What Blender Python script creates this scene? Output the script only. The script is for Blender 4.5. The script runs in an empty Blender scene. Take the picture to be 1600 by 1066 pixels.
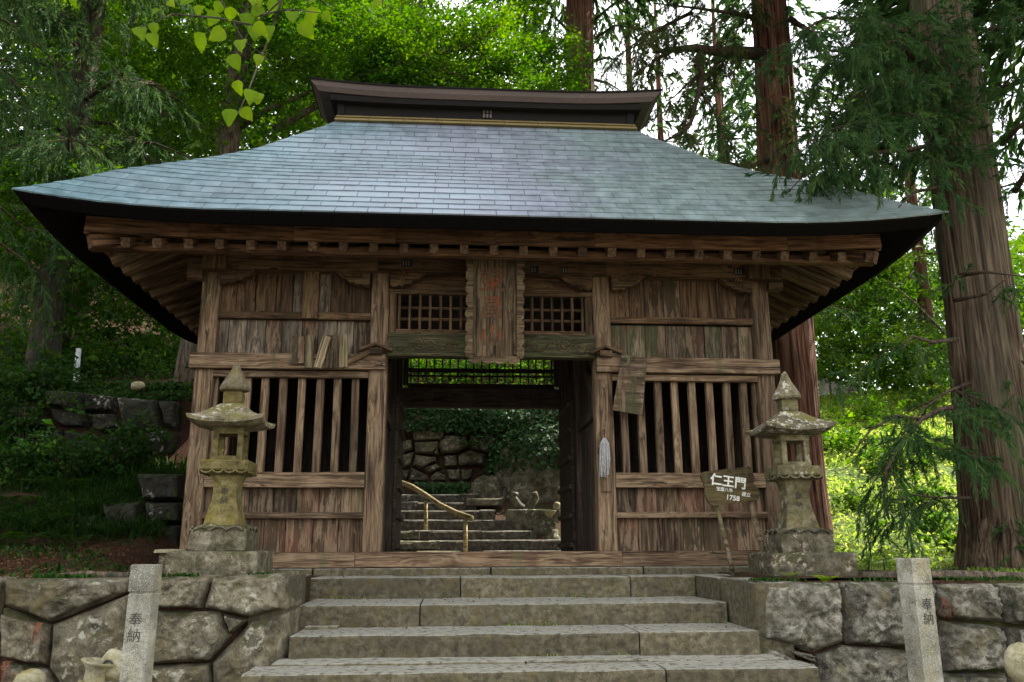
import bpy, bmesh, math, random
import numpy as np
from mathutils import Vector, Matrix, noise as mnoise

sc = bpy.context.scene
COL = sc.collection
R = math.radians
random.seed(7)
rng = np.random.default_rng(11)

# ------------------------------------------------------------------ camera
CAM_P = np.array([-0.4833, -10.0787, 0.2732])
YAW, PITCH, ROLL, FPX = 0.0725, 0.2415, -0.0041, 1333.0
def _axes():
    cy, sy = math.cos(YAW), math.sin(YAW)
    f = np.array([sy * math.cos(PITCH), cy * math.cos(PITCH), math.sin(PITCH)])
    r = np.array([cy, -sy, 0.0])
    u = np.cross(r, f)
    c, s = math.cos(ROLL), math.sin(ROLL)
    return c * r + s * u, c * u - s * r, f
AX_R, AX_U, AX_F = _axes()
cam_d = bpy.data.cameras.new('camera')
cam = bpy.data.objects.new('camera', cam_d)
COL.objects.link(cam)
cam.matrix_world = Matrix(((AX_R[0], AX_U[0], -AX_F[0], CAM_P[0]), (AX_R[1], AX_U[1], -AX_F[1], CAM_P[1]),
                           (AX_R[2], AX_U[2], -AX_F[2], CAM_P[2]), (0, 0, 0, 1)))
cam_d.sensor_width = 36.0
cam_d.lens = FPX / 1600 * 36
cam_d.clip_start = 0.05
cam_d.clip_end = 2000
sc.camera = cam

# ------------------------------------------------------------------ sky, sun, exposure
SUN_EL, SUN_AZ = R(50), R(60)          # azimuth from +Y towards +X
SDIR = Vector((math.sin(SUN_AZ) * math.cos(SUN_EL), math.cos(SUN_AZ) * math.cos(SUN_EL), math.sin(SUN_EL)))
world = bpy.data.worlds.new('World')
sc.world = world
world.use_nodes = True
wn, wl = world.node_tree.nodes, world.node_tree.links
wn.clear()
w_out = wn.new('ShaderNodeOutputWorld')
w_bg = wn.new('ShaderNodeBackground')
w_sky = wn.new('ShaderNodeTexSky')
w_sky.sky_type = 'NISHITA'
w_sky.sun_disc = False
w_sky.sun_elevation = SUN_EL
w_sky.sun_rotation = SUN_AZ
w_sky.air_density = 1.0
w_sky.dust_density = 2.5
w_sky.ozone_density = 0.6
w_tc = wn.new('ShaderNodeTexCoord')
w_ns = wn.new('ShaderNodeTexNoise')
w_ns.inputs['Scale'].default_value = 2.6
w_ns.inputs['Detail'].default_value = 7
w_ns.inputs['Roughness'].default_value = 0.6
w_mr = wn.new('ShaderNodeMapRange')
w_mr.inputs['From Min'].default_value = 0.40
w_mr.inputs['From Max'].default_value = 0.62
w_mr.inputs['To Min'].default_value = 0.35
w_mr.inputs['To Max'].default_value = 0.95
w_mx = wn.new('ShaderNodeMix')
w_mx.data_type = 'RGBA'
w_mx.inputs[7].default_value = (8.2, 8.1, 7.9, 1)   # thin sunlit cloud
wl.new(w_tc.outputs['Generated'], w_ns.inputs['Vector'])
wl.new(w_ns.outputs[0], w_mr.inputs['Value'])
wl.new(w_mr.outputs[0], w_mx.inputs[0])
wl.new(w_sky.outputs[0], w_mx.inputs[6])
wl.new(w_mx.outputs[2], w_bg.inputs['Color'])
w_bg.inputs['Strength'].default_value = 0.12
wl.new(w_bg.outputs[0], w_out.inputs['Surface'])

sun_d = bpy.data.lights.new('sun', 'SUN')
sun_d.energy = 4.4
sun_d.angle = R(0.5)
sun_d.color = (1.0, 0.93, 0.82)
sun = bpy.data.objects.new('sun', sun_d)
COL.objects.link(sun)
sun.rotation_euler = SDIR.to_track_quat('Z', 'Y').to_euler()

sc.view_settings.view_transform = 'Standard'
sc.view_settings.look = 'None'
sc.view_settings.gamma = 1
sc.view_settings.use_curve_mapping = False
sc.view_settings.exposure = 1.85
sc.render.engine = 'CYCLES'
sc.cycles.use_denoising = True
sc.cycles.max_bounces = 6
sc.cycles.diffuse_bounces = 4
sc.cycles.glossy_bounces = 3
sc.cycles.transmission_bounces = 4
sc.cycles.sample_clamp_indirect = 6

# ------------------------------------------------------------------ helpers
def at(px, py, y=None, z=None, x=None):
    d = AX_R * ((px - 800) / FPX) + AX_U * (-(py - 533) / FPX) + AX_F
    if y is not None: t = (y - CAM_P[1]) / d[1]
    elif z is not None: t = (z - CAM_P[2]) / d[2]
    else: t = (x - CAM_P[0]) / d[0]
    return CAM_P + t * d

def tag(o, label=None, cat=None, group=None, kind=None):
    if label: o['label'] = label
    if cat: o['category'] = cat
    if group: o['group'] = group
    if kind: o['kind'] = kind
    return o

def empty(name, loc, label, cat, group=None, rz=0.0):
    o = bpy.data.objects.new(name, None)
    o.empty_display_size = 0.2
    o.location = loc
    o.rotation_euler = (0, 0, rz)
    COL.objects.link(o)
    return tag(o, label, cat, group)

def pmat(o):
    """matrix of a thing or part before the depsgraph has run"""
    m = o.matrix_basis.copy()
    return pmat(o.parent) @ m if o.parent else m

def link(name, me, parent=None, M=None):
    """M is the world matrix"""
    o = bpy.data.objects.new(name, me)
    COL.objects.link(o)
    if M is None: M = Matrix.Identity(4)
    if parent:
        o.parent = parent
        o.matrix_basis = pmat(parent).inverted() @ M
    else:
        o.matrix_basis = M
    return o

def mesh(name, V, F, mat, smooth=False, tint=None):
    me = bpy.data.meshes.new(name)
    V = np.asarray(V, dtype=np.float32)
    me.from_pydata(V.tolist(), [], [list(f) for f in F])
    if mat: me.materials.append(mat)
    if smooth: me.polygons.foreach_set('use_smooth', [True] * len(me.polygons))
    if tint is not None:
        a = me.attributes.new('tint', 'FLOAT', 'POINT')
        a.data.foreach_set('value', np.asarray(tint, dtype=np.float32))
    return me

def tri_mesh(name, V, T, mat, tint=None, smooth=False):
    """fast triangle mesh from numpy arrays"""
    me = bpy.data.meshes.new(name)
    nv, nt = len(V), len(T)
    me.vertices.add(nv)
    me.vertices.foreach_set('co', np.ascontiguousarray(V, dtype=np.float32).ravel())
    me.loops.add(nt * 3)
    me.loops.foreach_set('vertex_index', np.ascontiguousarray(T, dtype=np.int32).ravel())
    me.polygons.add(nt)
    me.polygons.foreach_set('loop_start', np.arange(0, nt * 3, 3, dtype=np.int32))
    if smooth: me.polygons.foreach_set('use_smooth', np.ones(nt, dtype=bool))
    me.update(calc_edges=True)
    if mat: me.materials.append(mat)
    if tint is not None:
        a = me.attributes.new('tint', 'FLOAT', 'POINT')
        a.data.foreach_set('value', np.asarray(tint, dtype=np.float32))
    return me

class MB:
    def __init__(s): s.V, s.F = [], []
    def add(s, V, F):
        n = len(s.V)
        s.V += [tuple(v) for v in V]
        s.F += [tuple(i + n for i in f) for f in F]
        return s
    def box(s, a, b):
        (x0, y0, z0), (x1, y1, z1) = a, b
        V = [(x0, y0, z0), (x1, y0, z0), (x1, y1, z0), (x0, y1, z0), (x0, y0, z1), (x1, y0, z1), (x1, y1, z1), (x0, y1, z1)]
        F = [(0, 3, 2, 1), (4, 5, 6, 7), (0, 1, 5, 4), (1, 2, 6, 5), (2, 3, 7, 6), (3, 0, 4, 7)]
        return s.add(V, F)
    def loft(s, rings, cap=True, close=True):
        n = len(rings[0]); V = [p for r in rings for p in r]; F = []
        for i in range(len(rings) - 1):
            for j in range(n if close else n - 1):
                k = (j + 1) % n
                F.append((i * n + j, i * n + k, (i + 1) * n + k, (i + 1) * n + j))
        if cap:
            F.append(tuple(range(n - 1, -1, -1)))
            F.append(tuple((len(rings) - 1) * n + j for j in range(n)))
        return s.add(V, F)
    def tube(s, pts, radii, n=6, cap=True, wob=0.0):
        pts = [Vector(p) for p in pts]
        rings = []
        for i, p in enumerate(pts):
            t = (pts[min(i + 1, len(pts) - 1)] - pts[max(i - 1, 0)]).normalized()
            a = t.orthogonal().normalized() if i == 0 else (a - t * a.dot(t)).normalized()
            b = t.cross(a)
            r = radii[i] if hasattr(radii, '__len__') else radii
            rings.append([p + (a * math.cos(2 * math.pi * k / n) + b * math.sin(2 * math.pi * k / n)) * r * (1 + wob * (random.random() - .5)) for k in range(n)])
        return s.loft(rings, cap)
    def prism(s, poly, y0, y1):
        """polygon in x,z pushed from y0 to y1"""
        n = len(poly)
        V = [(p[0], y0, p[1]) for p in poly] + [(p[0], y1, p[1]) for p in poly]
        F = [tuple(range(n)), tuple(range(2 * n - 1, n - 1, -1))]
        for j in range(n):
            k = (j + 1) % n
            F.append((j, n + j, n + k, k))
        return s.add(V, F)
    def obj(s, name, mat, parent=None, smooth=False, M=None):
        me = mesh(name, s.V, s.F, mat, smooth)
        bm = bmesh.new(); bm.from_mesh(me)
        bmesh.ops.recalc_face_normals(bm, faces=bm.faces)
        bm.to_mesh(me); bm.free()
        return link(name, me, parent, M)

_cache = {}
def piece(name, p0, p1, w, h, mat, parent, front=(0, -1, 0), seg=4, jit=0.0012, ch=0.006):
    """a sawn timber from p0 to p1: w across the face seen from FRONT, h thick; its mesh runs along local X"""
    p0, p1 = Vector(p0), Vector(p1)
    L = (p1 - p0).length
    X = (p1 - p0) / L
    Y = Vector(front); Y = (Y - X * Y.dot(X)).normalized()
    Z = X.cross(Y)
    key = (round(L, 3), round(w, 3), round(h, 3), seg, jit, ch, mat.name, random.randrange(3))
    me = _cache.get(key)
    if me is None:
        rr = random.Random(hash(key[:4]) + key[-1])
        a, b = h / 2, w / 2
        c = min(ch, a * .4, b * .4)
        prof = [(-a, -b + c), (-a + c, -b), (a - c, -b), (a, -b + c), (a, b - c), (a - c, b), (-a + c, b), (-a, b - c)]
        rings = []
        for i in range(seg + 1):
            dy, dz, s = rr.gauss(0, jit * .6), rr.gauss(0, jit), 1 + rr.gauss(0, jit * 2)
            x = -L / 2 + L * i / seg
            if i in (0, seg): dy = dz = 0
            rings.append([(x, u * s + dy + rr.gauss(0, jit * .4), v * s + dz + rr.gauss(0, jit * .4)) for u, v in prof])
        m = MB().loft(rings)
        me = mesh(name, m.V, m.F, mat)
        bm = bmesh.new(); bm.from_mesh(me); bmesh.ops.recalc_face_normals(bm, faces=bm.faces); bm.to_mesh(me); bm.free()
        _cache[key] = me
    c = (p0 + p1) / 2
    M = Matrix(((X.x, Y.x, Z.x, c.x), (X.y, Y.y, Z.y, c.y), (X.z, Y.z, Z.z, c.z), (0, 0, 0, 1)))
    return link(name, me, parent, M)

# ------------------------------------------------------------------ materials
def newmat(name):
    m = bpy.data.materials.new(name); m.use_nodes = True
    nt = m.node_tree; nt.nodes.clear()
    o = nt.nodes.new('ShaderNodeOutputMaterial')
    return m, nt.nodes, nt.links, o

class NT:
    def __init__(s, name):
        s.m, s.n, s.l, s.out = newmat(name)
    def node(s, t, **k):
        n = s.n.new(t)
        for a, v in k.items(): setattr(n, a, v)
        return n
    def put(s, sock, v):
        if hasattr(v, 'is_output'): s.l.new(v, sock)
        else: sock.default_value = v
    def noise(s, vec, scale, detail=4, rough=.55, dist=0.0):
        n = s.node('ShaderNodeTexNoise')
        s.put(n.inputs['Vector'], vec); n.inputs['Scale'].default_value = scale
        n.inputs['Detail'].default_value = detail; n.inputs['Roughness'].default_value = rough; n.inputs['Distortion'].default_value = dist
        return n.outputs[0]
    def voro(s, vec, scale, feature='F1'):
        n = s.node('ShaderNodeTexVoronoi', feature=feature)
        s.put(n.inputs['Vector'], vec); n.inputs['Scale'].default_value = scale
        return n.outputs[0]
    def map(s, vec, scale=(1, 1, 1), loc=(0, 0, 0)):
        n = s.node('ShaderNodeMapping')
        s.put(n.inputs['Vector'], vec); n.inputs['Scale'].default_value = scale; s.put(n.inputs['Location'], loc)
        return n.outputs[0]
    def rng(s, v, a, b, c=0.0, d=1.0):
        n = s.node('ShaderNodeMapRange')
        s.put(n.inputs['Value'], v)
        for k, q in zip(('From Min', 'From Max', 'To Min', 'To Max'), (a, b, c, d)): n.inputs[k].default_value = q
        return n.outputs[0]
    def mix(s, f, a, b, bt='MIX'):
        n = s.node('ShaderNodeMix', data_type='RGBA', blend_type=bt)
        s.put(n.inputs[0], f); s.put(n.inputs[6], a); s.put(n.inputs[7], b)
        return n.outputs[2]
    def math(s, op, a, b=0.0):
        n = s.node('ShaderNodeMath', operation=op)
        s.put(n.inputs[0], a); s.put(n.inputs[1], b)
        return n.outputs[0]
    def ramp(s, v, stops):
        n = s.node('ShaderNodeValToRGB')
        s.put(n.inputs[0], v)
        e = n.color_ramp.elements
        while len(e) < len(stops): e.new(.5)
        for q, (p, c) in zip(e, stops): q.position = p; q.color = (*c, 1)
        return n.outputs[0]
    def bump(s, h, strength=.5, dist=.01, nrm=None):
        n = s.node('ShaderNodeBump')
        n.inputs['Strength'].default_value = strength; n.inputs['Distance'].default_value = dist
        s.put(n.inputs['Height'], h)
        if nrm is not None: s.put(n.inputs['Normal'], nrm)
        return n.outputs[0]
    def princ(s, col, rough=.8, nrm=None, metal=0.0, spec=.3):
        n = s.node('ShaderNodeBsdfPrincipled')
        s.put(n.inputs['Base Color'], col); s.put(n.inputs['Roughness'], rough); s.put(n.inputs['Metallic'], metal)
        n.inputs['Specular IOR Level'].default_value = spec
        if nrm is not None: s.put(n.inputs['Normal'], nrm)
        s.l.new(n.outputs[0], s.out.inputs['Surface'])
        return n
    def tc(s, k='Object'): return s.node('ShaderNodeTexCoord').outputs[k]
    def pos(s): return s.node('ShaderNodeNewGeometry').outputs['Position']
    def nz(s):
        x = s.node('ShaderNodeSeparateXYZ'); s.l.new(s.node('ShaderNodeNewGeometry').outputs['Normal'], x.inputs[0])
        return x.outputs[2]
    def rand(s): return s.node('ShaderNodeObjectInfo').outputs['Random']
    def attr(s, name='tint'):
        return s.node('ShaderNodeAttribute', attribute_name=name).outputs['Fac']

def C4(c): return (*c, 1) if len(c) == 3 else c

def wood(name, dark, mid, light, moss=0.0, mosscol=(.045, .06, .018), bleach=.35, red=0.0, bump=.8, val=.35, streak=0.0, streakcol=(.055, .043, .024)):
    t = NT(name)
    off = t.node('ShaderNodeVectorMath', operation='SCALE'); off.inputs[0].default_value = (37.0, 53.0, 91.0)
    t.l.new(t.rand(), off.inputs['Scale'])
    add = t.node('ShaderNodeVectorMath', operation='ADD')
    t.l.new(t.tc(), add.inputs[0]); t.l.new(off.outputs[0], add.inputs[1])
    v = add.outputs[0]
    kn = t.voro(t.map(v, (1.5, 5.5, 5.5)), 1.0)
    wv = t.node('ShaderNodeVectorMath', operation='ADD')
    kc = t.node('ShaderNodeCombineXYZ'); t.put(kc.inputs[1], t.rng(kn, .05, .45, .05, 0)); t.put(kc.inputs[2], t.rng(kn, .05, .45, .05, 0))
    t.l.new(v, wv.inputs[0]); t.l.new(kc.outputs[0], wv.inputs[1])
    v = wv.outputs[0]
    g1 = t.noise(t.map(v, (1.6, 26, 26)), 1.0, 6, .62, .35)
    g2 = t.noise(t.map(v, (3.5, 95, 95)), 1.0, 3, .6)
    big = t.noise(t.map(v, (1.2, 3.2, 3.2)), 1.6, 4, .6)
    base = t.ramp(g1, [(.36, dark), (.47, mid), (.58, light), (.7, mid)])
    fine = t.rng(g2, .34, .62, .55, 1.12)
    base = t.mix(1.0, base, fine, 'MULTIPLY')
    chk = t.noise(t.map(v, (.9, 42, 42), (3, 8, 1)), 1.0, 2, .5)
    base = t.mix(t.rng(chk, .36, .325, 0, .9), base, (.008, .006, .004, 1))
    base = t.mix(t.rng(kn, .11, .05, 0, .7), base, C4(tuple(c * .5 for c in dark)))
    grey = (light[0] * 1.0, light[1] * 1.02, light[2] * 1.0)
    base = t.mix(t.rng(big, .5, .72, 0, bleach), base, C4(grey))
    stain = t.noise(t.map(t.pos(), (2.6, 2.6, .7)), 1.3, 5, .6)
    base = t.mix(t.rng(stain, .5, .7, 0, .65), base, C4(tuple(c * .45 for c in mid)))
    if streak:
        sk = t.noise(t.map(t.pos(), (11, 11, 1.6)), 1.0, 5, .62)
        base = t.mix(t.rng(sk, .48, .53, 0, streak), base, C4(streakcol))
        pk = t.noise(t.map(t.pos(), (13, 13, 2.0), (9, 3, 5)), 1.0, 5, .65)
        base = t.mix(t.rng(pk, .54, .59, 0, streak * .8), base, C4(grey))
    if red: base = t.mix(t.rng(t.noise(v, 1.1, 2), .45, .7, 0, red), base, (.17, .06, .035, 1))
    if moss:
        mm = t.noise(t.map(t.pos(), (5.0, 5.0, 1.1)), 1.0, 5, .65)
        base = t.mix(t.rng(mm, .62 - .22 * moss, .72 - .16 * moss, 0, min(.9, .5 + moss * .4)), base, C4(mosscol))
    vv = t.rng(t.rand(), 0, 1, 1 - val, 1 + val)
    base = t.mix(1.0, base, vv, 'MULTIPLY')
    crack = t.rng(g2, .25, .42, 0, 1)
    h = t.math('ADD', t.math('MULTIPLY', g1, .6), t.math('MULTIPLY', crack, .55))
    t.princ(base, .82, t.bump(h, bump, .012), spec=.22)
    return t.m

W_LOW = wood('weathered_wood', (.036, .023, .013), (.114, .072, .040), (.205, .145, .089), moss=.14, red=.08)
W_POST = wood('post_wood', (.042, .027, .015), (.128, .083, .046), (.225, .160, .096), moss=.12, red=.12)
W_PLANK = wood('plank_wood', (.028, .017, .009), (.086, .050, .028), (.19, .132, .084), moss=.3, mosscol=(.04, .036, .017), bleach=.6, red=.35, streak=.92, streakcol=(.034, .027, .014))
W_PALE = wood('bleached_plank', (.042, .031, .021), (.13, .095, .066), (.265, .212, .155), moss=.08, bleach=.8, streak=.5, streakcol=(.05, .04, .03))
W_MOSSY = wood('mossy_plank', (.03, .021, .012), (.09, .060, .036), (.20, .15, .10), moss=.62, mosscol=(.04, .05, .02), bleach=.5, streak=.75, streakcol=(.035, .045, .018), red=.4)
W_UP = wood('shaded_wood', (.024, .014, .007), (.075, .043, .021), (.135, .083, .042), moss=.05, bleach=.2)  # upper timbers: shade under the eaves put into a darker wood colour
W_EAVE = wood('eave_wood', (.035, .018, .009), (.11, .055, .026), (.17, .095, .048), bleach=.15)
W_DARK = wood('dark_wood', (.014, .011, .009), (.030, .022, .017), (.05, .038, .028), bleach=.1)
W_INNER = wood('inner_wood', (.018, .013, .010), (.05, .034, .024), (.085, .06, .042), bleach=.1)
W_GREEN = wood('green_lintel_wood', (.024, .022, .010), (.055, .054, .021), (.10, .085, .04), moss=.35, mosscol=(.04, .058, .016), bleach=.1)
W_PLAQ = wood('plaque_wood', (.026, .017, .009), (.072, .046, .024), (.125, .092, .05), moss=.12, mosscol=(.07, .065, .025), bleach=.2)
W_SIGN = wood('sign_wood', (.02, .014, .007), (.045, .032, .013), (.075, .056, .022), moss=.3, mosscol=(.06, .055, .018), bleach=.05)
W_STICK = wood('stick_wood', (.05, .034, .019), (.155, .115, .065), (.26, .205, .125), moss=.3, mosscol=(.10, .10, .03))

def stone(name, dark, mid, light, lichen=.4, moss=.3, mosscol=(.05, .055, .015), scale=1.0, bump=.6, speck=0.0, lichcol=(.36, .35, .28), top=.5, wear_sheen=None):
    t = NT(name)
    p = t.pos()
    big = t.noise(p, 1.3 * scale, 5, .6)
    med = t.noise(p, 7 * scale, 8, .66, .3)
    fin = t.noise(p, 60 * scale, 4, .7)
    b = t.ramp(t.math('ADD', t.math('MULTIPLY', med, .66), t.math('MULTIPLY', fin, .34)), [(.39, dark), (.49, mid), (.60, light)])
    b = t.mix(1.0, b, t.rng(t.rand(), 0, 1, .74, 1.22), 'MULTIPLY')
    b = t.mix(t.rng(big, .42, .65, 0, .55), b, C4(tuple(c * .55 for c in mid)))
    yel = t.noise(p, 3.1 * scale, 5, .6)
    b = t.mix(t.rng(yel, .5, .7, 0, .55), b, C4((mid[0] * 1.05, mid[1] * .93, mid[2] * .5)))
    if speck:
        sp = t.noise(p, 210, 2, .8)
        b = t.mix(t.rng(sp, .56, .62, 0, speck), b, (.035, .035, .035, 1))
        b = t.mix(t.rng(sp, .40, .34, 0, speck), b, (.62, .6, .55, 1))
    if moss:
        mo = t.math('ADD', t.noise(p, 4.5, 6, .65), t.math('MULTIPLY', t.nz(), .12 * top * 2))
        b = t.mix(t.rng(mo, .66 - .2 * moss, .74 - .16 * moss, 0, .85), b, C4(mosscol))
    if lichen:
        li = t.noise(p, 13, 7, .72, .15); l2 = t.noise(p, 2.3, 3, .6)
        k = t.math('MULTIPLY', t.rng(li, .53, .58), t.rng(l2, .60 - .2 * lichen, .68 - .2 * lichen))
        b = t.mix(t.math('MULTIPLY', k, .8), b, C4(lichcol))
    if wear_sheen: b = t.mix(t.math('MULTIPLY', t.rng(t.nz(), .75, .95, 0, .8), t.rng(med, .36, .5)), b, C4(wear_sheen))  # up-facing stone paled: tread wear plus sky sheen put into the colour
    h = t.math('ADD', t.math('MULTIPLY', med, .7), t.math('MULTIPLY', fin, .3))
    t.princ(b, .88, t.bump(h, bump, .05), spec=.25)
    return t.m

W_RAIL = wood('rail_branch', (.10, .07, .03), (.27, .21, .09), (.42, .35, .18), moss=.2, mosscol=(.16, .16, .04))
S_WALL = stone('wall_stone', (.035, .030, .020), (.135, .117, .076), (.28, .25, .175), lichen=.45, moss=.28, bump=.9)
S_WALLR = stone('hewn_wall_stone', (.028, .027, .023), (.145, .133, .10), (.36, .34, .27), lichen=.3, moss=.2, bump=1.0, scale=1.6)
S_STEP = stone('step_stone_mat', (.055, .045, .029), (.125, .108, .066), (.215, .19, .125), wear_sheen=(.40, .39, .33), lichen=0, moss=.22, mosscol=(.075, .07, .03), bump=1.0, scale=2.2)
S_LANT = stone('lantern_stone', (.038, .030, .012), (.122, .098, .034), (.21, .178, .08), lichen=.2, moss=.5, mosscol=(.16, .13, .025), bump=.55, scale=1.6)
S_LANT2 = stone('lantern_stone_grey', (.035, .030, .016), (.108, .093, .045), (.20, .176, .105), lichen=.3, moss=.42, mosscol=(.12, .115, .03), bump=.55, scale=1.6)
S_BASE = stone('lantern_base_stone', (.028, .025, .015), (.095, .083, .05), (.21, .19, .13), lichen=.6, moss=.5, mosscol=(.05, .055, .015), bump=.8, scale=1.5, lichcol=(.42, .35, .27))
S_CAP = stone('lantern_roof_stone', (.045, .038, .022), (.14, .118, .068), (.25, .22, .15), lichen=.9, moss=.3, mosscol=(.13, .12, .03), bump=.6, scale=1.6, lichcol=(.5, .48, .4))
S_GRAN = stone('granite', (.11, .105, .08), (.235, .225, .17), (.36, .35, .285), lichen=0, moss=.08, mosscol=(.2, .19, .09), bump=.25, scale=1.2, speck=.75)
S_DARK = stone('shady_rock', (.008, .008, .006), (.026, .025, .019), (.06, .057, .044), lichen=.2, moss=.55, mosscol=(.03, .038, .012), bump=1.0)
S_ROCK = stone('moss_rock', (.036, .032, .022), (.125, .112, .075), (.27, .245, .17), lichen=.6, moss=.4, mosscol=(.05, .058, .02), bump=1.0)
S_PALE = stone('pale_stone', (.14, .125, .07), (.27, .245, .15), (.40, .37, .26), lichen=.2, moss=.2, mosscol=(.2, .17, .06), bump=.4, scale=2)
S_BACKST = stone('back_step_stone', (.026, .022, .018), (.075, .066, .053), (.165, .152, .122), wear_sheen=(.24, .23, .19), lichen=.1, moss=.15, bump=.8, scale=2)

def copper(name, stops, rough=.34, metal=.55, val=.16):
    t = NT(name)
    p = t.pos()
    n1 = t.noise(t.map(p, (.28, .45, .45)), 1.0, 3, .5)
    n2 = t.noise(p, 5.0, 5, .65)
    b = t.ramp(t.math('ADD', t.math('MULTIPLY', n1, .8), t.math('MULTIPLY', n2, .2)), stops)
    b = t.mix(1.0, b, t.rng(t.attr(), 0, 1, 1 - val, 1 + val), 'MULTIPLY')
    sp = t.noise(p, 38, 3, .7)
    b = t.mix(t.rng(sp, .6, .75, 0, .25), b, (.34, .40, .38, 1))
    h = t.noise(p, 9.0, 3, .5)
    t.princ(b, t.rng(n2, .3, .7, rough - .08, rough + .14), t.bump(h, .25, .01), metal=metal, spec=.5)
    return t.m

def coppermat():
    t = NT('patinated_copper'); p = t.pos()
    x = t.node('ShaderNodeSeparateXYZ'); t.l.new(p, x.inputs[0])
    n1 = t.noise(t.map(p, (.5, .6, .6)), 1.0, 4, .6)
    n2 = t.noise(p, 5.0, 5, .65)
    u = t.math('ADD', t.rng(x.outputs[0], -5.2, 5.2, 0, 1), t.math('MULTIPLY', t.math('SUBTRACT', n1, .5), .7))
    b = t.ramp(u, [(.05, (.17, .275, .315)), (.32, (.205, .27, .31)), (.52, (.23, .25, .305)), (.72, (.215, .28, .275)), (.95, (.24, .30, .285))])  # side-to-side tint: reflected sky and trees put into the patina colour
    b = t.mix(1.0, b, t.rng(t.attr(), 0, 1, .90, 1.09), 'MULTIPLY')
    b = t.mix(1.0, b, t.rng(n2, .35, .65, .82, 1.15), 'MULTIPLY')
    sp = t.noise(t.map(p, (9, 9, 9)), 1.0, 6, .72)
    b = t.mix(t.rng(sp, .57, .66, 0, .22), b, (.40, .45, .45, 1))
    h = t.noise(p, 8.0, 4, .6)
    t.princ(b, t.rng(n2, .35, .65, .36, .56), t.bump(h, .35, .012), metal=.38, spec=.45)
    return t.m
M_COPPER = coppermat()
M_RIDGE = copper('brown_copper', [(.3, (.06, .042, .036)), (.55, (.10, .07, .06)), (.75, (.075, .058, .052))], .5, .3)
M_FLASH = copper('mossy_flashing', [(.3, (.20, .15, .06)), (.55, (.28, .21, .08)), (.75, (.17, .14, .07))], .6, .2)

def plain(name, col, rough=.8, bump=0.0, scale=30, var=.25, spec=.2):
    t = NT(name)
    n = t.noise(t.pos(), scale, 4, .6)
    b = t.mix(1.0, C4(col), t.rng(n, .3, .7, 1 - var, 1 + var), 'MULTIPLY')
    t.princ(b, rough, t.bump(n, bump, .01) if bump else None, spec=spec)
    return t.m

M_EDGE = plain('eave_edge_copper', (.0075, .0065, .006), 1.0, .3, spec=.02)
M_BLACK = plain('ridge_black_board', (.010, .009, .008), .9)
def paintmat():
    t = NT('white_lettering'); p = t.pos()
    n = t.noise(p, 55, 4, .7); g = t.noise(t.map(p, (14, 60, 60)), 1.0, 4, .6)
    c = t.mix(t.rng(n, .56, .66, 0, .7), (.66, .65, .58, 1), (.09, .07, .035, 1))
    t.princ(t.mix(1.0, c, t.rng(g, .3, .6, .75, 1.0), 'MULTIPLY'), .8, spec=.1); return t.m
M_PAINT = paintmat()
def vermmat():
    t = NT('faded_vermilion'); p = t.pos()
    n = t.noise(p, 9, 5, .7); g = t.noise(t.map(p, (70, 70, 4)), 1.0, 4, .6)
    c = t.mix(t.rng(n, .42, .56), (.08, .058, .034, 1), (.15, .05, .022, 1))
    c = t.mix(1.0, c, t.rng(g, .3, .7, .5, 1.3), 'MULTIPLY')
    t.princ(c, .9, spec=.1); return t.m
M_VERM = vermmat()
M_INK = plain('incised_shadow_grey', (.05, .048, .04), .9)
M_LABEL = plain('black_paper_label', (.012, .012, .013), .7)
M_LABELW = plain('worn_label_print', (.22, .21, .18), .8)
M_STRAW = plain('grey_bristle', (.30, .29, .28), .9, .5, 60, .4)
M_CORD = plain('twine', (.2, .13, .07), .9)
M_TASSEL = plain('dead_needle', (.16, .06, .035), .9)
M_POSTW = plain('white_painted_post', (.5, .52, .52), .7, .2, 12, .35)
M_POSTY = plain('yellow_post', (.5, .33, .06), .7)
M_RAILST = plain('pale_rail_stone', (.5, .48, .44), .85, .4, 14, .3)
M_IRON = plain('rusty_iron', (.045, .025, .016), .7)

def bark(name, dark, mid, light, moss=.2, mosscol=(.055, .07, .03), sx=14.0, sz=1.1, b=1.0):
    t = NT(name)
    v = t.map(t.pos(), (sx, sx, sz))
    n1 = t.noise(v, 1.0, 6, .62, .5)
    n2 = t.noise(t.map(t.pos(), (sx * 3, sx * 3, sz * 2)), 1.0, 4, .6)
    big = t.noise(t.map(t.pos(), (1.6, 1.6, .35)), 1.0, 4, .6)
    c = t.ramp(t.math('ADD', t.math('MULTIPLY', n1, .7), t.math('MULTIPLY', n2, .3)), [(.40, dark), (.49, mid), (.59, light)])
    c = t.mix(t.rng(big, .5, .68, 0, .7), c, C4((mid[0] * .75, mid[1] * 1.05, mid[2] * 1.15)))
    if moss: c = t.mix(t.rng(t.noise(t.map(t.pos(), (2.5, 2.5, .5)), 1.0, 5, .65), .6 - .2 * moss, .72 - .15 * moss, 0, .65), c, C4(mosscol))
    h = t.math('ADD', t.math('MULTIPLY', n1, .75), t.math('MULTIPLY', n2, .25))
    t.princ(c, .9, t.bump(h, b, .05), spec=.15)
    return t.m
B_CEDAR = bark('cedar_bark', (.010, .006, .004), (.066, .042, .026), (.145, .108, .070), moss=.55, mosscol=(.075, .082, .042), sx=19, sz=.8, b=1.0)
B_RED = bark('red_cedar_bark', (.014, .006, .004), (.09, .037, .022), (.185, .095, .058), moss=.2, sx=19, sz=.8)
B_DARK = bark('dark_bark', (.016, .013, .010), (.055, .043, .031), (.11, .09, .065), moss=.3, sx=9, sz=3)
B_LIMB = bark('limb_bark', (.013, .009, .006), (.045, .03, .02), (.09, .062, .042), moss=.2, sx=24, sz=24, b=.35)
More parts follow.
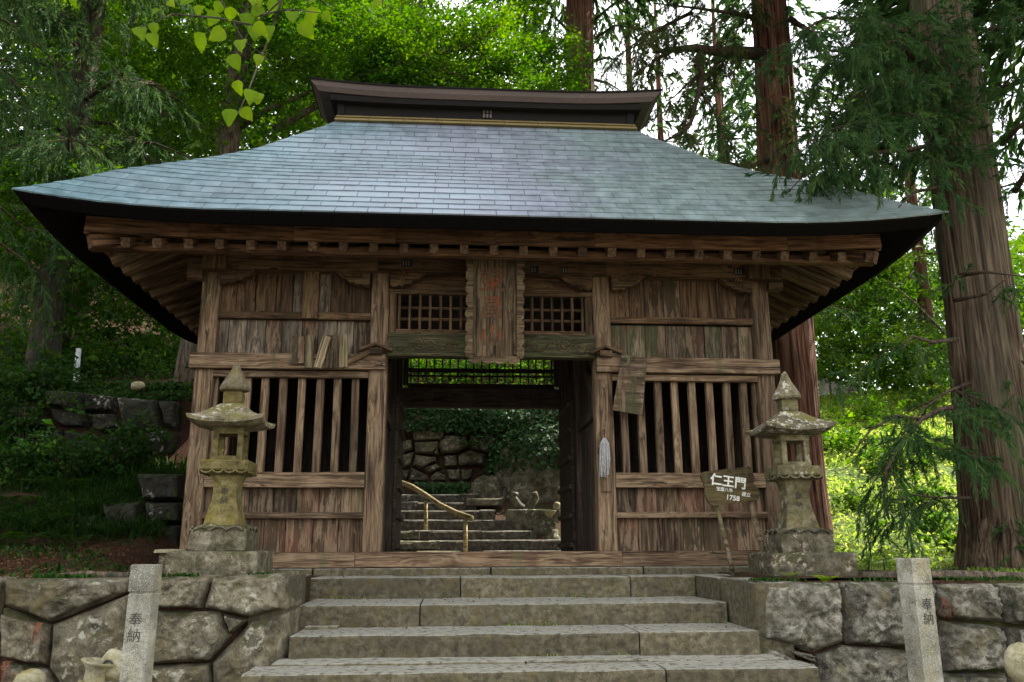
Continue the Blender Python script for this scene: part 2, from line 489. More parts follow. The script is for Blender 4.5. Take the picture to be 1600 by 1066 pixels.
B_MID = bark('rough_bark', (.022, .017, .012), (.085, .063, .043), (.17, .13, .09), moss=.25, sx=22, sz=3.5)

def leafmat(name, a, b, c, trans=.45, rough=.75):
    t = NT(name)
    col = t.ramp(t.attr(), [(0, a), (.5, b), (1, c)])
    d = t.node('ShaderNodeBsdfPrincipled'); t.l.new(col, d.inputs['Base Color']); d.inputs['Roughness'].default_value = rough
    d.inputs['Specular IOR Level'].default_value = .12
    tr = t.node('ShaderNodeBsdfTranslucent')
    hs = t.node('ShaderNodeHueSaturation'); hs.inputs['Saturation'].default_value = 1.15; hs.inputs['Value'].default_value = 1.7; hs.inputs['Hue'].default_value = .485
    t.l.new(col, hs.inputs['Color']); t.l.new(hs.outputs[0], tr.inputs['Color'])
    mx = t.node('ShaderNodeMixShader'); mx.inputs[0].default_value = trans
    t.l.new(d.outputs[0], mx.inputs[1]); t.l.new(tr.outputs[0], mx.inputs[2]); t.l.new(mx.outputs[0], t.out.inputs['Surface'])
    return t.m
L_MAPLE = leafmat('maple_leaf', (.018, .064, .008), (.042, .112, .013), (.10, .18, .022), .48)
L_CEDAR = leafmat('cedar_needle', (.014, .040, .014), (.032, .075, .022), (.075, .12, .034), .3)
L_CEDARB = leafmat('cedar_needle_brown', (.02, .045, .016), (.045, .075, .024), (.12, .08, .035), .3)
L_FAR = leafmat('far_leaf', (.018, .060, .010), (.042, .10, .014), (.10, .155, .028), .4)
L_SPRIG = leafmat('bright_leaf', (.09, .18, .012), (.13, .235, .016), (.19, .28, .022), .6)
L_GRASS = leafmat('slope_grass', (.10, .18, .03), (.17, .265, .05), (.28, .31, .10), .5)
L_FERN = leafmat('fern_leaf', (.010, .035, .006), (.020, .06, .010), (.045, .09, .016), .3)
L_IVY = leafmat('ivy_leaf', (.010, .036, .010), (.020, .058, .014), (.04, .085, .022), .12, .5)
L_DEAD = leafmat('brown_leaf', (.05, .025, .012), (.10, .05, .025), (.16, .09, .045), .2)

def soilmat():
    t = NT('forest_soil')
    p = t.pos()
    n = t.noise(p, 2.2, 6, .65); f = t.noise(p, 45, 4, .7)
    b = t.ramp(f, [(.3, (.018, .010, .007)), (.5, (.055, .028, .019)), (.7, (.115, .062, .042))])
    sx_ = t.node('ShaderNodeSeparateXYZ'); t.l.new(p, sx_.inputs[0])
    b = t.mix(t.rng(n, .5, .62, 0, .8), b, (.03, .045, .014, 1))
    b = t.mix(t.rng(t.math('ADD', sx_.outputs[0], t.math('MULTIPLY', n, 2.0)), 5.0, 6.2, 0, .85), b, (.09, .14, .035, 1))
    t.princ(b, .95, t.bump(t.math('ADD', f, n), .8, .04), spec=.1)
    return t.m
M_SOIL = soilmat()
def groundmat():
    t = NT('packed_ground')
    p = t.pos()
    n = t.noise(p, 1.5, 6, .65); f = t.noise(p, 60, 4, .7)
    b = t.ramp(f, [(.3, (.05, .042, .032)), (.5, (.12, .105, .08)), (.7, (.2, .18, .145))])
    b = t.mix(t.rng(n, .5, .65, 0, .7), b, (.055, .06, .025, 1))
    t.princ(b, .95, t.bump(f, .6, .02), spec=.1)
    return t.m
M_GROUND = groundmat()

# ------------------------------------------------------------------ terrain
def sstep(x, a, b):
    t = np.clip((np.asarray(x, float) - a) / (b - a), 0, 1)
    return t * t * (3 - 2 * t)
def H(x, y):
    x, y = np.asarray(x, float), np.asarray(y, float)
    L = np.interp(y, [-2.9, 0, 1.8, 4.3, 4.5, 4.9, 12, 40, 70], [.05, .20, .36, 1.62, 1.75, 2.95, 5.6, 19, 30])
    L = L + np.clip(-x - 9, 0, 40) * .28 * sstep(y, -2, 6)
    Cc = np.interp(y, [-2.9, 4.9, 5.1, 7.4, 8.9, 9.3, 12, 40, 70], [.03, .03, .05, 1.2, 1.45, 3.2, 5.2, 19, 30])
    Rr = np.interp(y, [-2.9, 1.5, 3.9, 19, 26, 70], [-.02, .06, .45, 5.4, 6.2, 12])
    Rr = Rr + np.clip(x - 12, 0, 40) * .10 * sstep(y, 0, 8)
    wl_ = 1 - sstep(x, -4.6, -3.75) * np.where(y < 5, 1, 1)
    wr_ = sstep(x, 3.7, 4.9) * (1 - sstep(y, 5, 9)) + sstep(x, 3.0, 7.5) * sstep(y, 5, 9)
    return Cc * (1 - wl_) * (1 - wr_) + L * wl_ + Rr * wr_

def build_ground():
    n = 40
    g = np.linspace(-320, 320, n)
    V = [(x, y, -1.25) for y in g for x in g]
    F = [(j * n + i, j * n + i + 1, (j + 1) * n + i + 1, (j + 1) * n + i) for j in range(n - 1) for i in range(n - 1)]
    tag(link('ground', mesh('ground', V, F, M_GROUND)), kind='structure')
    xs = np.concatenate([np.arange(-60, -16, 2.0), np.arange(-16, 18, .3), np.arange(18, 62, 2.0)])
    ys = np.concatenate([np.arange(-2.42, 13, .3), np.arange(13, 72, 1.5)])
    X, Y = np.meshgrid(xs, ys)
    Z = H(X, Y)
    rough = np.zeros_like(Z)
    for j in range(len(ys)):
        for i in range(len(xs)):
            rough[j, i] = mnoise.noise((X[j, i] * .8, Y[j, i] * .8, 0)) * .5 + mnoise.noise((X[j, i] * 2.3, Y[j, i] * 2.3, 3)) * .25
    amp = np.clip(.05 + .25 * sstep(Y, 1, 8), 0, 1) * np.where((np.abs(X) < 3.9) & (Y < 9), .12, 1)
    Z = Z + rough * amp
    Z = np.where((np.abs(X) < 2.4) & (Y < -.3), -1.2, Z)
    nx = len(xs)
    V = np.stack([X, Y, Z], -1).reshape(-1, 3)
    F = [(j * nx + i, j * nx + i + 1, (j + 1) * nx + i + 1, (j + 1) * nx + i) for j in range(len(ys) - 1) for i in range(nx - 1)]
    tag(link('hillside', mesh('hillside', V, F, M_SOIL, True)), kind='structure')
build_ground()

# ------------------------------------------------------------------ stones from outlines
def stone_mesh(name, poly, y, depth, bulge, mat, gap=.012, seed=0, nb=54, rough=.026):
    """poly: list of (x, z); the face looks towards -y, pillowed out by BULGE"""
    P = [Vector((p[0], p[1])) for p in poly]
    area = sum(P[i].x * P[(i + 1) % len(P)].y - P[(i + 1) % len(P)].x * P[i].y for i in range(len(P)))
    if area < 0: P.reverse()
    c = sum(P, Vector((0, 0))) / len(P)
    per = [(P[(i + 1) % len(P)] - P[i]).length for i in range(len(P))]
    tot = sum(per)
    B = []
    for i in range(len(P)):
        k = max(2, round(nb * per[i] / tot))
        for j in range(k):
            B.append(P[i].lerp(P[(i + 1) % len(P)], j / k))
    size = math.sqrt(abs(area) / 2)
    prof = [(1.0, .75), (1 - .03 / max(size, .1), .2), (1 - .08 / max(size, .12), -.4), (.84, -.75), (.74, -.92), (.67, -.97), (.60, -1.0), (.53, -1.0), (.46, -1.0), (.39, -1.0), (.32, -1.0), (.25, -1.0), (.18, -1.0), (.11, -1.0), (.05, -1.0)]
    V, F = [], []
    n = len(B)
    V += [(c.x + (b.x - c.x) * (1 - gap / size), y + depth, c.y + (b.y - c.y) * (1 - gap / size)) for b in B]
    for s, q in prof:
        s *= (1 - gap / size)
        for b in B:
            p = c + (b - c) * s
            nn = mnoise.noise((p.x * 3.5 + seed * 7, p.y * 3.5, seed)) * 1.2 + mnoise.noise((p.x * 10, p.y * 10, seed + 4.)) * .8 + abs(mnoise.noise((p.x * 17, p.y * 17, seed + 2.))) * 1.3 - .3
            edge = mnoise.noise((p.x * 9, p.y * 9, seed + 9.)) * .008
            V.append((p.x + edge, y + q * bulge + nn * rough * (1 if q < 0 else .3), p.y + edge))
    V.append((c.x, y - bulge * .95 + mnoise.noise((c.x * 3, c.y * 3, seed)) * rough, c.y))
    for k in range(len(prof)):
        for j in range(n):
            F.append((k * n + j, k * n + (j + 1) % n, (k + 1) * n + (j + 1) % n, (k + 1) * n + j))
    m = len(prof) * n
    for j in range(n): F.append((m + j, m + (j + 1) % n, len(V) - 1))
    return mesh(name, V, F, mat, True)

def stone_wall(wall, polys_px, y, depth, bulge, mat, org=(0, 0), scl=1.0, extra=(), nb=54, rough=.026):
    for i, pl in enumerate(polys_px):
        poly = []
        for k in range(0, len(pl), 2):
            q = at(org[0] + pl[k] / scl, org[1] + pl[k + 1] / scl, y=y)
            poly.append((q[0], q[2]))
        link('stone', stone_mesh('stone', poly, y, depth, bulge * random.uniform(.75, 1.25), mat, seed=i + y, nb=nb, rough=rough), wall)
    for i, poly in enumerate(extra):
        link('stone', stone_mesh('stone', poly, y, depth, bulge * random.uniform(.75, 1.25), mat, seed=i + 40 + y, nb=40, rough=rough), wall)

WY = -2.60
lw = empty('retaining_wall', (-4, WY, -1.25), 'low dry wall of big irregular stones to the left of the steps', 'stone wall')
stone_wall(lw, [
    (0, 338, 640, 331, 638, 400, 250, 556, 0, 466), (645, 331, 1045, 322, 1005, 484, 640, 490), (1052, 330, 1425, 300, 1437, 490, 1258, 532, 1008, 482),
    (252, 562, 640, 408, 636, 780, 620, 1000, 370, 1000, 236, 780), (0, 476, 246, 566, 230, 776, 0, 736), (642, 497, 1096, 494, 1148, 622, 1045, 750, 765, 765, 640, 765),
    (1104, 506, 1244, 540, 1152, 614), (1250, 545, 1432, 500, 1440, 700, 1420, 900, 1060, 980, 1050, 760), (0, 746, 230, 786, 365, 1000, 0, 1100),
    (640, 772, 1042, 762, 1050, 860, 1050, 1000, 622, 1000)], WY, .75, .075, S_WALL, (0, 800), 3.2, nb=90, rough=.034,
    extra=[[(-4.9, -.35), (-4.12, -.42), (-4.12, .08), (-4.5, .1), (-5.0, .06)], [(-4.9, -1.3), (-4.12, -1.3), (-4.12, -.45), (-4.9, -.38)],
           [(-6.1, -.5), (-5.0, -.4), (-5.05, .06), (-6.0, .1)], [(-6.2, -1.3), (-4.95, -1.3), (-4.98, -.45), (-6.1, -.55)],
           [(-7.6, -.6), (-6.2, -.5), (-6.1, .1), (-7.5, .08)], [(-7.6, -1.3), (-6.3, -1.3), (-6.2, -.55), (-7.6, -.65)]])
MB().box((-7.6, WY + .12, -1.3), (-1.9, -.15, .02)).obj('earth_fill', M_SOIL, lw)
rw = empty('retaining_wall', (4, WY, -1.25), 'low wall of rough hewn grey blocks to the right of the steps', 'stone wall')
stone_wall(rw, [
    (285, 280, 690, 290, 705, 590, 560, 645, 285, 575), (702, 285, 1162, 285, 1162, 622, 1045, 620, 712, 600), (1176, 295, 1465, 295, 1505, 493, 1205, 468),
    (1482, 295, 1640, 290, 1780, 300, 1780, 520, 1522, 498), (1208, 480, 1510, 507, 1525, 733, 1230, 740, 1165, 640), (577, 652, 705, 607, 1050, 626, 1060, 800, 1060, 1000, 577, 1000),
    (1530, 512, 1780, 532, 1780, 622, 1532, 616), (1232, 746, 1530, 742, 1530, 1000, 1064, 1000, 1064, 792), (378, 612, 562, 652, 565, 695, 445, 652),
    (285, 588, 372, 614, 440, 662, 572, 702, 572, 1000, 285, 1000), (1536, 625, 1780, 632, 1780, 1000, 1536, 1000)], WY, 1.05, .085, S_WALLR, (1100, 820), 3.2, nb=100, rough=.05,
    extra=[[(4.85, -.5), (5.9, -.5), (5.9, 0), (4.85, .0)], [(4.85, -1.3), (5.9, -1.3), (5.9, -.52), (4.85, -.52)], [(5.93, -1.3), (7.4, -1.3), (7.4, 0), (5.93, -.02)]])
MB().box((2.2, WY + .12, -1.3), (7.4, -.15, .005)).obj('earth_fill', M_SOIL, rw)
# the dressed side of the right wall along the steps
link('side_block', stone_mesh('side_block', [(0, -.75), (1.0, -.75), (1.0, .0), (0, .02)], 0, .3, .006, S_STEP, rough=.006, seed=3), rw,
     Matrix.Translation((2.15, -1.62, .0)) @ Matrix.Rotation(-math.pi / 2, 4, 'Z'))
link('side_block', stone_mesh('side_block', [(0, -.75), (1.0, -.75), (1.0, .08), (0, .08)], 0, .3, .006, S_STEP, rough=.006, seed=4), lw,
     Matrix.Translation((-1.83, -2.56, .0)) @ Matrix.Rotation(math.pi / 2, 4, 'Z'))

# ------------------------------------------------------------------ front steps
def slab(name, a, b, mat, parent, seed=0, M=None, jit=.010, ch=.014):
    """a hewn stone block between corners a and b, slightly worn"""
    (x0, y0, z0), (x1, y1, z1) = a, b
    nx = max(2, int((x1 - x0) / .16))
    prof = [(y0, z0), (y0, z1 - ch * 1.6), (y0 + ch * .5, z1 - ch * .5), (y0 + ch * 1.8, z1), ((y0 + y1) / 2, z1), (y1, z1), (y1, z0)]
    rings = []
    for i in range(nx + 1):
        x = x0 + (x1 - x0) * i / nx
        r = []
        for j, (yy, zz) in enumerate(prof):
            q = mnoise.noise((x * 2.4 + seed * 3, j * .9, seed)) * jit + mnoise.noise((x * 9 + seed, j * 1.7, seed)) * jit * .6
            r.append((x, yy + (q if j < 4 else 0), zz + (q * .8 if 0 < j < 6 else 0)))
        rings.append(r)
    return MB().loft(rings).obj(name, mat, parent, False, M)

st = empty('stone_steps', (0, -2, -1.25), 'flight of worn grey stone steps climbing to the wooden gate', 'steps')
def step(y0, z, xs, back, h=.24, j=0):
    for k in range(len(xs) - 1):
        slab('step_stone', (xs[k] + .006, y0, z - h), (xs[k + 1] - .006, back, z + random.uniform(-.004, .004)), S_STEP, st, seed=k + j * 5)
step(-.841, .01, [-2.0, -.36, 1.43, 2.13], -.15, j=1)
step(-1.897, -.195, [-1.84, -.74, 2.12], -.80, h=.26, j=2)
step(-2.674, -.388, [-1.77, 1.11, 2.14], -1.84, h=.26, j=3)
step(-3.459, -.58, [-1.96, 1.13, 2.30], -3.0, h=.26, j=4)
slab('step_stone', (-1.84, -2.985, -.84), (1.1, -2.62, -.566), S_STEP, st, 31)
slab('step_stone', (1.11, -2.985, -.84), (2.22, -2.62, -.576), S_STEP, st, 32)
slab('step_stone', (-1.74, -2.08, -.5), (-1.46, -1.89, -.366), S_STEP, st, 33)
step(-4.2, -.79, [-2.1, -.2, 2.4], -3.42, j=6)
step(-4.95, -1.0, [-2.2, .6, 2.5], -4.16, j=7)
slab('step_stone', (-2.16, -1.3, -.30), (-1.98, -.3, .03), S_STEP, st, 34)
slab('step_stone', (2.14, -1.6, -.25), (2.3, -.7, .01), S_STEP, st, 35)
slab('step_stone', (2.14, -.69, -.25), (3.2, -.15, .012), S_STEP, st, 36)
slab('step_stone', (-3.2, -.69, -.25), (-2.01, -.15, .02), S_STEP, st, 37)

# ------------------------------------------------------------------ gate
gate = empty('temple_gate', (0, 1.8, 0), 'old brown timber temple gate with a blue green hipped roof', 'gate')
G = gate
DEP = 3.43
XC, XO, XI = 3.5, 1.4715, 1.2554      # outer corner face, door posts outer/inner
for x0, x1 in ((-3.75, -2.0), (-1.98, -.02), (0, 1.72), (1.74, 3.75)):
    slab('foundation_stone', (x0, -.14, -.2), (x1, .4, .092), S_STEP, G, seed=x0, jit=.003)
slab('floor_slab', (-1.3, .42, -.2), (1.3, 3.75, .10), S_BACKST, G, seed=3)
for x0, x1 in ((-3.62, -1.545), (-1.54, 1.505), (1.51, 3.62)):
    piece('sill_beam', (x0, .06, .184), (x1, .06, .184), .172, .22, W_LOW, G, seg=9, jit=.0015)
zc = 3.44
for s in (-1, 1):
    piece('post', (s * 3.395, .105, .272), (s * 3.395, .105, 3.60), .21, .21, W_POST, G, seg=6, jit=.0012, ch=.012)
    piece('post', (s * 1.3635, .105, .272), (s * 1.3635, .105, 3.60), .216, .21, W_POST, G, seg=6, jit=.0012, ch=.012)
    for x in (3.395, 1.3635):
        piece('post', (s * x, DEP - .1, .1), (s * x, DEP - .1, 3.60), .21, .21, W_INNER, G)
    piece('post', (s * 1.3635, 1.75, .1), (s * 1.3635, 1.75, 3.6), .21, .21, W_INNER, G)
    # tie beam over the lattice, rails, lattice bars, planks of one bay
    piece('tie_beam', (s * 3.55, -.02, 2.466), (s * 1.275, -.02, 2.472), .186, .10, W_LOW, G, seg=8, jit=.0015)
    b0, b1 = 1.4735, 3.288
    piece('rail', (s * b1, .06, 2.327), (s * b0, .06, 2.327), .078, .10, W_LOW, G, seg=6)
    piece('rail', (s * b1, .045, 1.083), (s * b0, .045, 1.083), .175, .10, W_LOW, G, seg=6, jit=.0015)
    piece('rail', (s * b1, .05, .68), (s * b0, .05, .68), .07, .07, W_LOW, G, seg=6)
    piece('jamb_strip', (s * 3.262, .12, 1.172), (s * 3.262, .12, 2.287), .045, .08, W_LOW, G)
    for k in range(8):
        x = s * (1.622 + .2145 * k)
        piece('lattice_bar', (x, .115, 1.171), (x + random.uniform(-.008, .008), .115, 2.288), .088, .075, W_POST, G, front=(random.uniform(-.1, .1), -1, 0), seg=3, jit=.0008)
    # planks
    def planks(z0, z1, mats, wmin=.19, wmax=.26, y=.115):
        x = b0 + .003
        while x < b1 - .05:
            w = min(random.uniform(wmin, wmax), b1 - x)
            if b1 - x - w < .08: w = b1 - x
            piece('wall_plank', (s * (x + w / 2), y + random.uniform(-.006, .006), z0), (s * (x + w / 2), y, z1), w - .007, .03, random.choice(mats), G, seg=3, ch=.004)
            x += w
    planks(.272, .648, [W_PLANK] * 3 + [W_LOW], .24, .31)
    planks(.712, .998, [W_PLANK] * 3 + [W_LOW], .24, .31)
    if s < 0:
        planks(2.556, 3.008, [W_PALE] * 3 + [W_PLANK]); planks(3.096, 3.60, [W_UP, W_PALE, W_UP])
    else:
        planks(2.556, 3.008, [W_MOSSY] * 3 + [W_PLANK]); planks(3.096, 3.60, [W_UP, W_UP, W_PLANK])
    if s < 0:
        piece('rail', (-b1, .055, 3.053), (-2.295, .055, 3.053), .09, .07, W_UP, G); piece('rail', (-2.105, .055, 3.053), (-b0, .055, 3.053), .09, .07, W_UP, G)
        piece('strut', (-2.20, .035, 3.008), (-2.20, .035, 3.60), .185, .11, W_UP, G)
    else:
        piece('rail', (b1, .055, 3.060), (b0, .055, 3.060), .082, .07, W_UP, G)
    # closed back of the bay: back wall, outer side wall, ceiling
    for k in range(8):
        x = s * (1.47 + .23 * k + .115)
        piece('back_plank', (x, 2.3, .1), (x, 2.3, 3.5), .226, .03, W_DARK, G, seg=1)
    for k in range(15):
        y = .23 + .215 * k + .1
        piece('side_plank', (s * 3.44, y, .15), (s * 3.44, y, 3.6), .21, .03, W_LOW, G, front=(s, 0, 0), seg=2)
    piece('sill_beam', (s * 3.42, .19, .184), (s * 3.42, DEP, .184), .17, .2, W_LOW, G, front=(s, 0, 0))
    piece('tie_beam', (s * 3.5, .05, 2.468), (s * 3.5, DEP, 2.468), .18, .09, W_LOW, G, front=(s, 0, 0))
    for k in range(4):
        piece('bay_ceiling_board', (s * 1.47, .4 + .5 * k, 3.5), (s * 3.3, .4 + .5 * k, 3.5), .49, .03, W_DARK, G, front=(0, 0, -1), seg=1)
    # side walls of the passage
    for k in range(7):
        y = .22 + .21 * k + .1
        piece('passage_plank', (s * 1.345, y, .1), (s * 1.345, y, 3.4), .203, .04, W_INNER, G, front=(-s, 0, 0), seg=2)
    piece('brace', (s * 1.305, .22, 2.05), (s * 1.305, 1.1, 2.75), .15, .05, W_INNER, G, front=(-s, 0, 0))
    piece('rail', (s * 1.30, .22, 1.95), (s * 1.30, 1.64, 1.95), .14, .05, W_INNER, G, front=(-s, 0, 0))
    lf = MB().box((s * 1.235 - .02, 1.87, .12), (s * 1.235 + .02, 3.2, 2.44)).obj('door_leaf', W_INNER, G)
    for z in (.35, .75, 1.15, 1.55, 1.95, 2.3):
        piece('door_rail', (s * 1.195, 1.89, z), (s * 1.195, 3.18, z), .06, .045, W_INNER, lf, front=(-s, 0, 0), seg=2)
    # small gabled caps over the door posts
    cap = empty('post_cap', (0, 0, 0), None, None); cap.parent = G; cap.matrix_basis = pmat(G).inverted() @ Matrix.Translation((s * 1.38, -.1, 2.60))
    piece('cap_board', (s * 1.38 - .19, -.11, 2.60), (s * 1.38 + .005, -.11, 2.675), .035, .11, W_UP, cap, seg=2)
    piece('cap_board', (s * 1.38 - .005, -.11, 2.675), (s * 1.38 + .19, -.11, 2.60), .035, .11, W_UP, cap, seg=2)
    piece('cap_block', (s * 1.38 - .075, -.105, 2.59), (s * 1.38 + .075, -.105, 2.59), .075, .08, W_UP, cap, seg=2)
for k in range(9):
    piece('passage_ceiling_board', (-1.26, .3 + .37 * k, 3.48), (1.26, .3 + .37 * k, 3.48), .36, .03, W_DARK, G, front=(0, 0, -1), seg=1)
# broken batten hanging from the left cap
piece('brace', (-1.80, -.10, 2.40), (-1.44, -.10, 2.60), .07, .03, W_UP, G, seg=3)
piece('post_patch', (1.355, -.012, .95), (1.355, -.012, 2.3), .105, .03, W_LOW, G)

# beams over the front
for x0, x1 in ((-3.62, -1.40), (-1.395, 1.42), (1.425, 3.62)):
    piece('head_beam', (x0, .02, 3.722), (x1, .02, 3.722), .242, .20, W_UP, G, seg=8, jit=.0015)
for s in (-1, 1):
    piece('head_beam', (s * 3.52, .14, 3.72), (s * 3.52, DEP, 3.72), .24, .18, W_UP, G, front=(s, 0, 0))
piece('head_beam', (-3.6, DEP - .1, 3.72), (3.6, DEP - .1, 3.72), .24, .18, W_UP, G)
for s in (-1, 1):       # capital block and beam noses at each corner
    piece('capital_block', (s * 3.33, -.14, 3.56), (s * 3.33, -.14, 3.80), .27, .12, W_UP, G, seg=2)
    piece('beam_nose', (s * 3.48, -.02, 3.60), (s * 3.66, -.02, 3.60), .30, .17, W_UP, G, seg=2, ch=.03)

def spiral(cx, cz, r, turns, sgn, y, a0=0.0, n=26):
    return [(cx + sgn * r * (1 - .82 * i / n) * math.cos(a0 + turns * 2 * math.pi * i / n), y, cz + r * (1 - .82 * i / n) * math.sin(a0 + turns * 2 * math.pi * i / n)) for i in range(n + 1)]

def curl(x, sgn, z=3.60, w=.42):
    """carved cloud bracket below the head beam beside a post: SGN is the side it reaches to"""
    n = 12
    low = [(x + sgn * w * i / n, z - .185 + .175 * (i / n) ** 2.4 + .014 * math.cos(i * 2.3)) for i in range(n + 1)]
    poly = [(x, z + .02)] + low + [(x + sgn * w, z + .02)]
    o = MB().prism(poly, -.075, .03).obj('carved_bracket', W_UP, G)
    SC = MB().tube(spiral(x + sgn * .15, z - .06, .065, 1.7, sgn, -.078), .008, 5).tube(
        [(x + sgn * (.2 + .02 * i), -.078, z - .085 + .07 * (i / 10) ** 1.5 + .01 * math.sin(i)) for i in range(11)], .007, 5); tag(SC.obj('scroll', W_UP, o, True), kind='stuff')
for x, sgn in ((-3.27, 1), (-1.49, -1), (-1.24, 1), (1.24, -1), (1.49, 1), (3.27, -1)): curl(x, sgn)

# transom lattice over the door, front and rear
def transom(y, mat, front=True):
    z0, z1 = 2.895, 3.34
    for k in range(19):
        x = -1.13 + 2.26 * k / 18
        piece('transom_bar', (x, y, z0), (x, y, z1), .032 if front else .022, .035, mat, G, seg=2, jit=.001, ch=.004)
    for z in ((3.045, 3.185) if front else (3.0, 3.09)):
        piece('transom_rail', (-1.17, y + .03, z), (1.17, y + .03, z), .035 if front else (.028 if z < 3.05 else .07), .025, mat, G, seg=3, jit=.001)
    piece('transom_rail', (-1.25, y - .01, 3.372), (1.25, y - .01, 3.372), .062, .09, mat, G, seg=4)
    for s in (-1, 1): piece('transom_stile', (s * 1.205, y - .01, 2.84), (s * 1.205, y - .01, 3.341), .085, .08, mat, G, seg=2)
transom(.06, W_UP)
piece('transom_rail', (-1.162, .045, 2.868), (1.162, .045, 2.868), .056, .085, W_UP, G, seg=4)
piece('head_panel', (-1.25, .09, 3.50), (1.25, .09, 3.50), .2, .04, W_UP, G, seg=3)
lin = piece('lintel', (-1.254, .03, 2.693), (1.254, .03, 2.693), .288, .16, W_GREEN, G, seg=8, jit=.0015)
m = MB()
for s in (-1, 1):
    m.tube(spiral(s * .88, 2.70, .085, 1.8, s, -.052, 2.4), .010, 5)
    m.tube([(s * (.80 - .028 * i), -.052, 2.70 + .05 * math.sin(i * .62) - .004 * i) for i in range(15)], .010, 5)
    m.tube([(s * (.95 + .022 * i), -.052, 2.66 + .05 * math.sin(i * .55 + 1)) for i in range(13)], .009, 5)
    m.tube(spiral(s * .52, 2.66, .055, 1.4, -s, -.052), .009, 5)
    m.tube(spiral(s * .47, 2.755, .035, 1.3, s, -.052), .008, 5)
tag(m.obj('scroll', W_PLAQ, lin, True), kind='stuff')
transom(DEP - .1, W_DARK, False)
rl = piece('lintel', (-1.254, DEP - .1, 2.63), (1.254, DEP - .1, 2.63), .30, .16, W_INNER, G, seg=4)
m = MB()
for s in (-1, 1):
    m.tube(spiral(s * .85, 2.64, .085, 1.7, s, DEP - .183, 2.4), .009, 5).tube(spiral(s * .5, 2.62, .05, 1.4, -s, DEP - .183), .008, 5)
tag(m.obj('scroll', W_INNER, rl, True), kind='stuff')
piece('transom_rail', (-1.16, DEP - .1, 2.825), (1.16, DEP - .1, 2.825), .08, .09, W_DARK, G)
for k in range(5):   # boards closing the rear above the bays
    for s in (-1, 1):
        piece('back_plank', (s * (1.66 + .4 * k), DEP - .08, .1), (s * (1.66 + .4 * k), DEP - .08, 3.6), .39, .03, W_DARK, G, seg=1)

# paper labels stuck on the head beam
for px, py, w in ((882, 422, .075), (1155, 424, .13), (835, 421, .1), (636, 411, .13)):
    q = at(px, py, y=-.084)
    lb = MB().box((q[0] - w / 2, -.0835, q[2] - .045), (q[0] + w / 2, -.079, q[2] + .045)).obj('paper_label', M_LABEL, G)
    m = MB()
    for k in range(int(w / .035)):
        x = q[0] - w / 2 + .022 + k * .033
        m.box((x - .009, -.0848, q[2] - .03), (x + .009, -.0842, q[2] - .022)); m.box((x - .009, -.0848, q[2] + .0), (x + .009, -.0842, q[2] + .007))
        m.box((x - .003, -.0851, q[2] - .028), (x + .003, -.0843, q[2] + .032))
    m.obj('label_print', M_LABELW, lb)

# eaves: purlin, rafters, fascia, soffit
PY = -.68
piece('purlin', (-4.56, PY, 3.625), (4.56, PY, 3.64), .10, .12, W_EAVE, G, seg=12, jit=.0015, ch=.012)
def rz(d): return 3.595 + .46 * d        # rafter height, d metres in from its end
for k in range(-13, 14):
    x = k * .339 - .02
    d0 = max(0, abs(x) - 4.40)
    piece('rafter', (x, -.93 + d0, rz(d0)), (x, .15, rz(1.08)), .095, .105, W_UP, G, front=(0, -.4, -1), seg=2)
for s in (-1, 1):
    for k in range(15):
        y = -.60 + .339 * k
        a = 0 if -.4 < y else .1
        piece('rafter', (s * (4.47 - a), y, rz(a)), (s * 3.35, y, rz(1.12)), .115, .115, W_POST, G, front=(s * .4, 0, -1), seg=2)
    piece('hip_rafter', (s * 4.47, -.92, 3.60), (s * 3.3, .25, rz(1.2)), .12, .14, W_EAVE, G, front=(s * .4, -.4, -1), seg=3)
def fascia(p, q, nm='fascia_board', front=(0, -1, 0)):
    piece(nm, p, q, .175, .06, W_EAVE, G, front=front, seg=10, jit=.003)
# the fascia lifts a little towards the corners
N = 8
for k in range(N):
    x0, x1 = -4.52 + 9.04 * k / N, -4.52 + 9.04 * (k + 1) / N
    lift = lambda x: .06 * max(0, (abs(x) - 2.6) / 1.9) ** 2
    piece('fascia_board', (x0 + .002, -.95, 3.735 + lift(x0)), (x1 - .002, -.95, 3.735 + lift(x1)), .175, .06, W_EAVE, G, seg=4, jit=.002)
for s in (-1, 1):
    for k in range(4):
        y0, y1 = -.91 + 5.4 * k / 4, -.91 + 5.4 * (k + 1) / 4
        piece('fascia_board', (s * 4.52, y0 + .002, 3.735 + (.05 if k == 0 else 0)), (s * 4.52, y1 - .002, 3.735), .175, .06, W_EAVE, G, front=(s, 0, 0), seg=3)

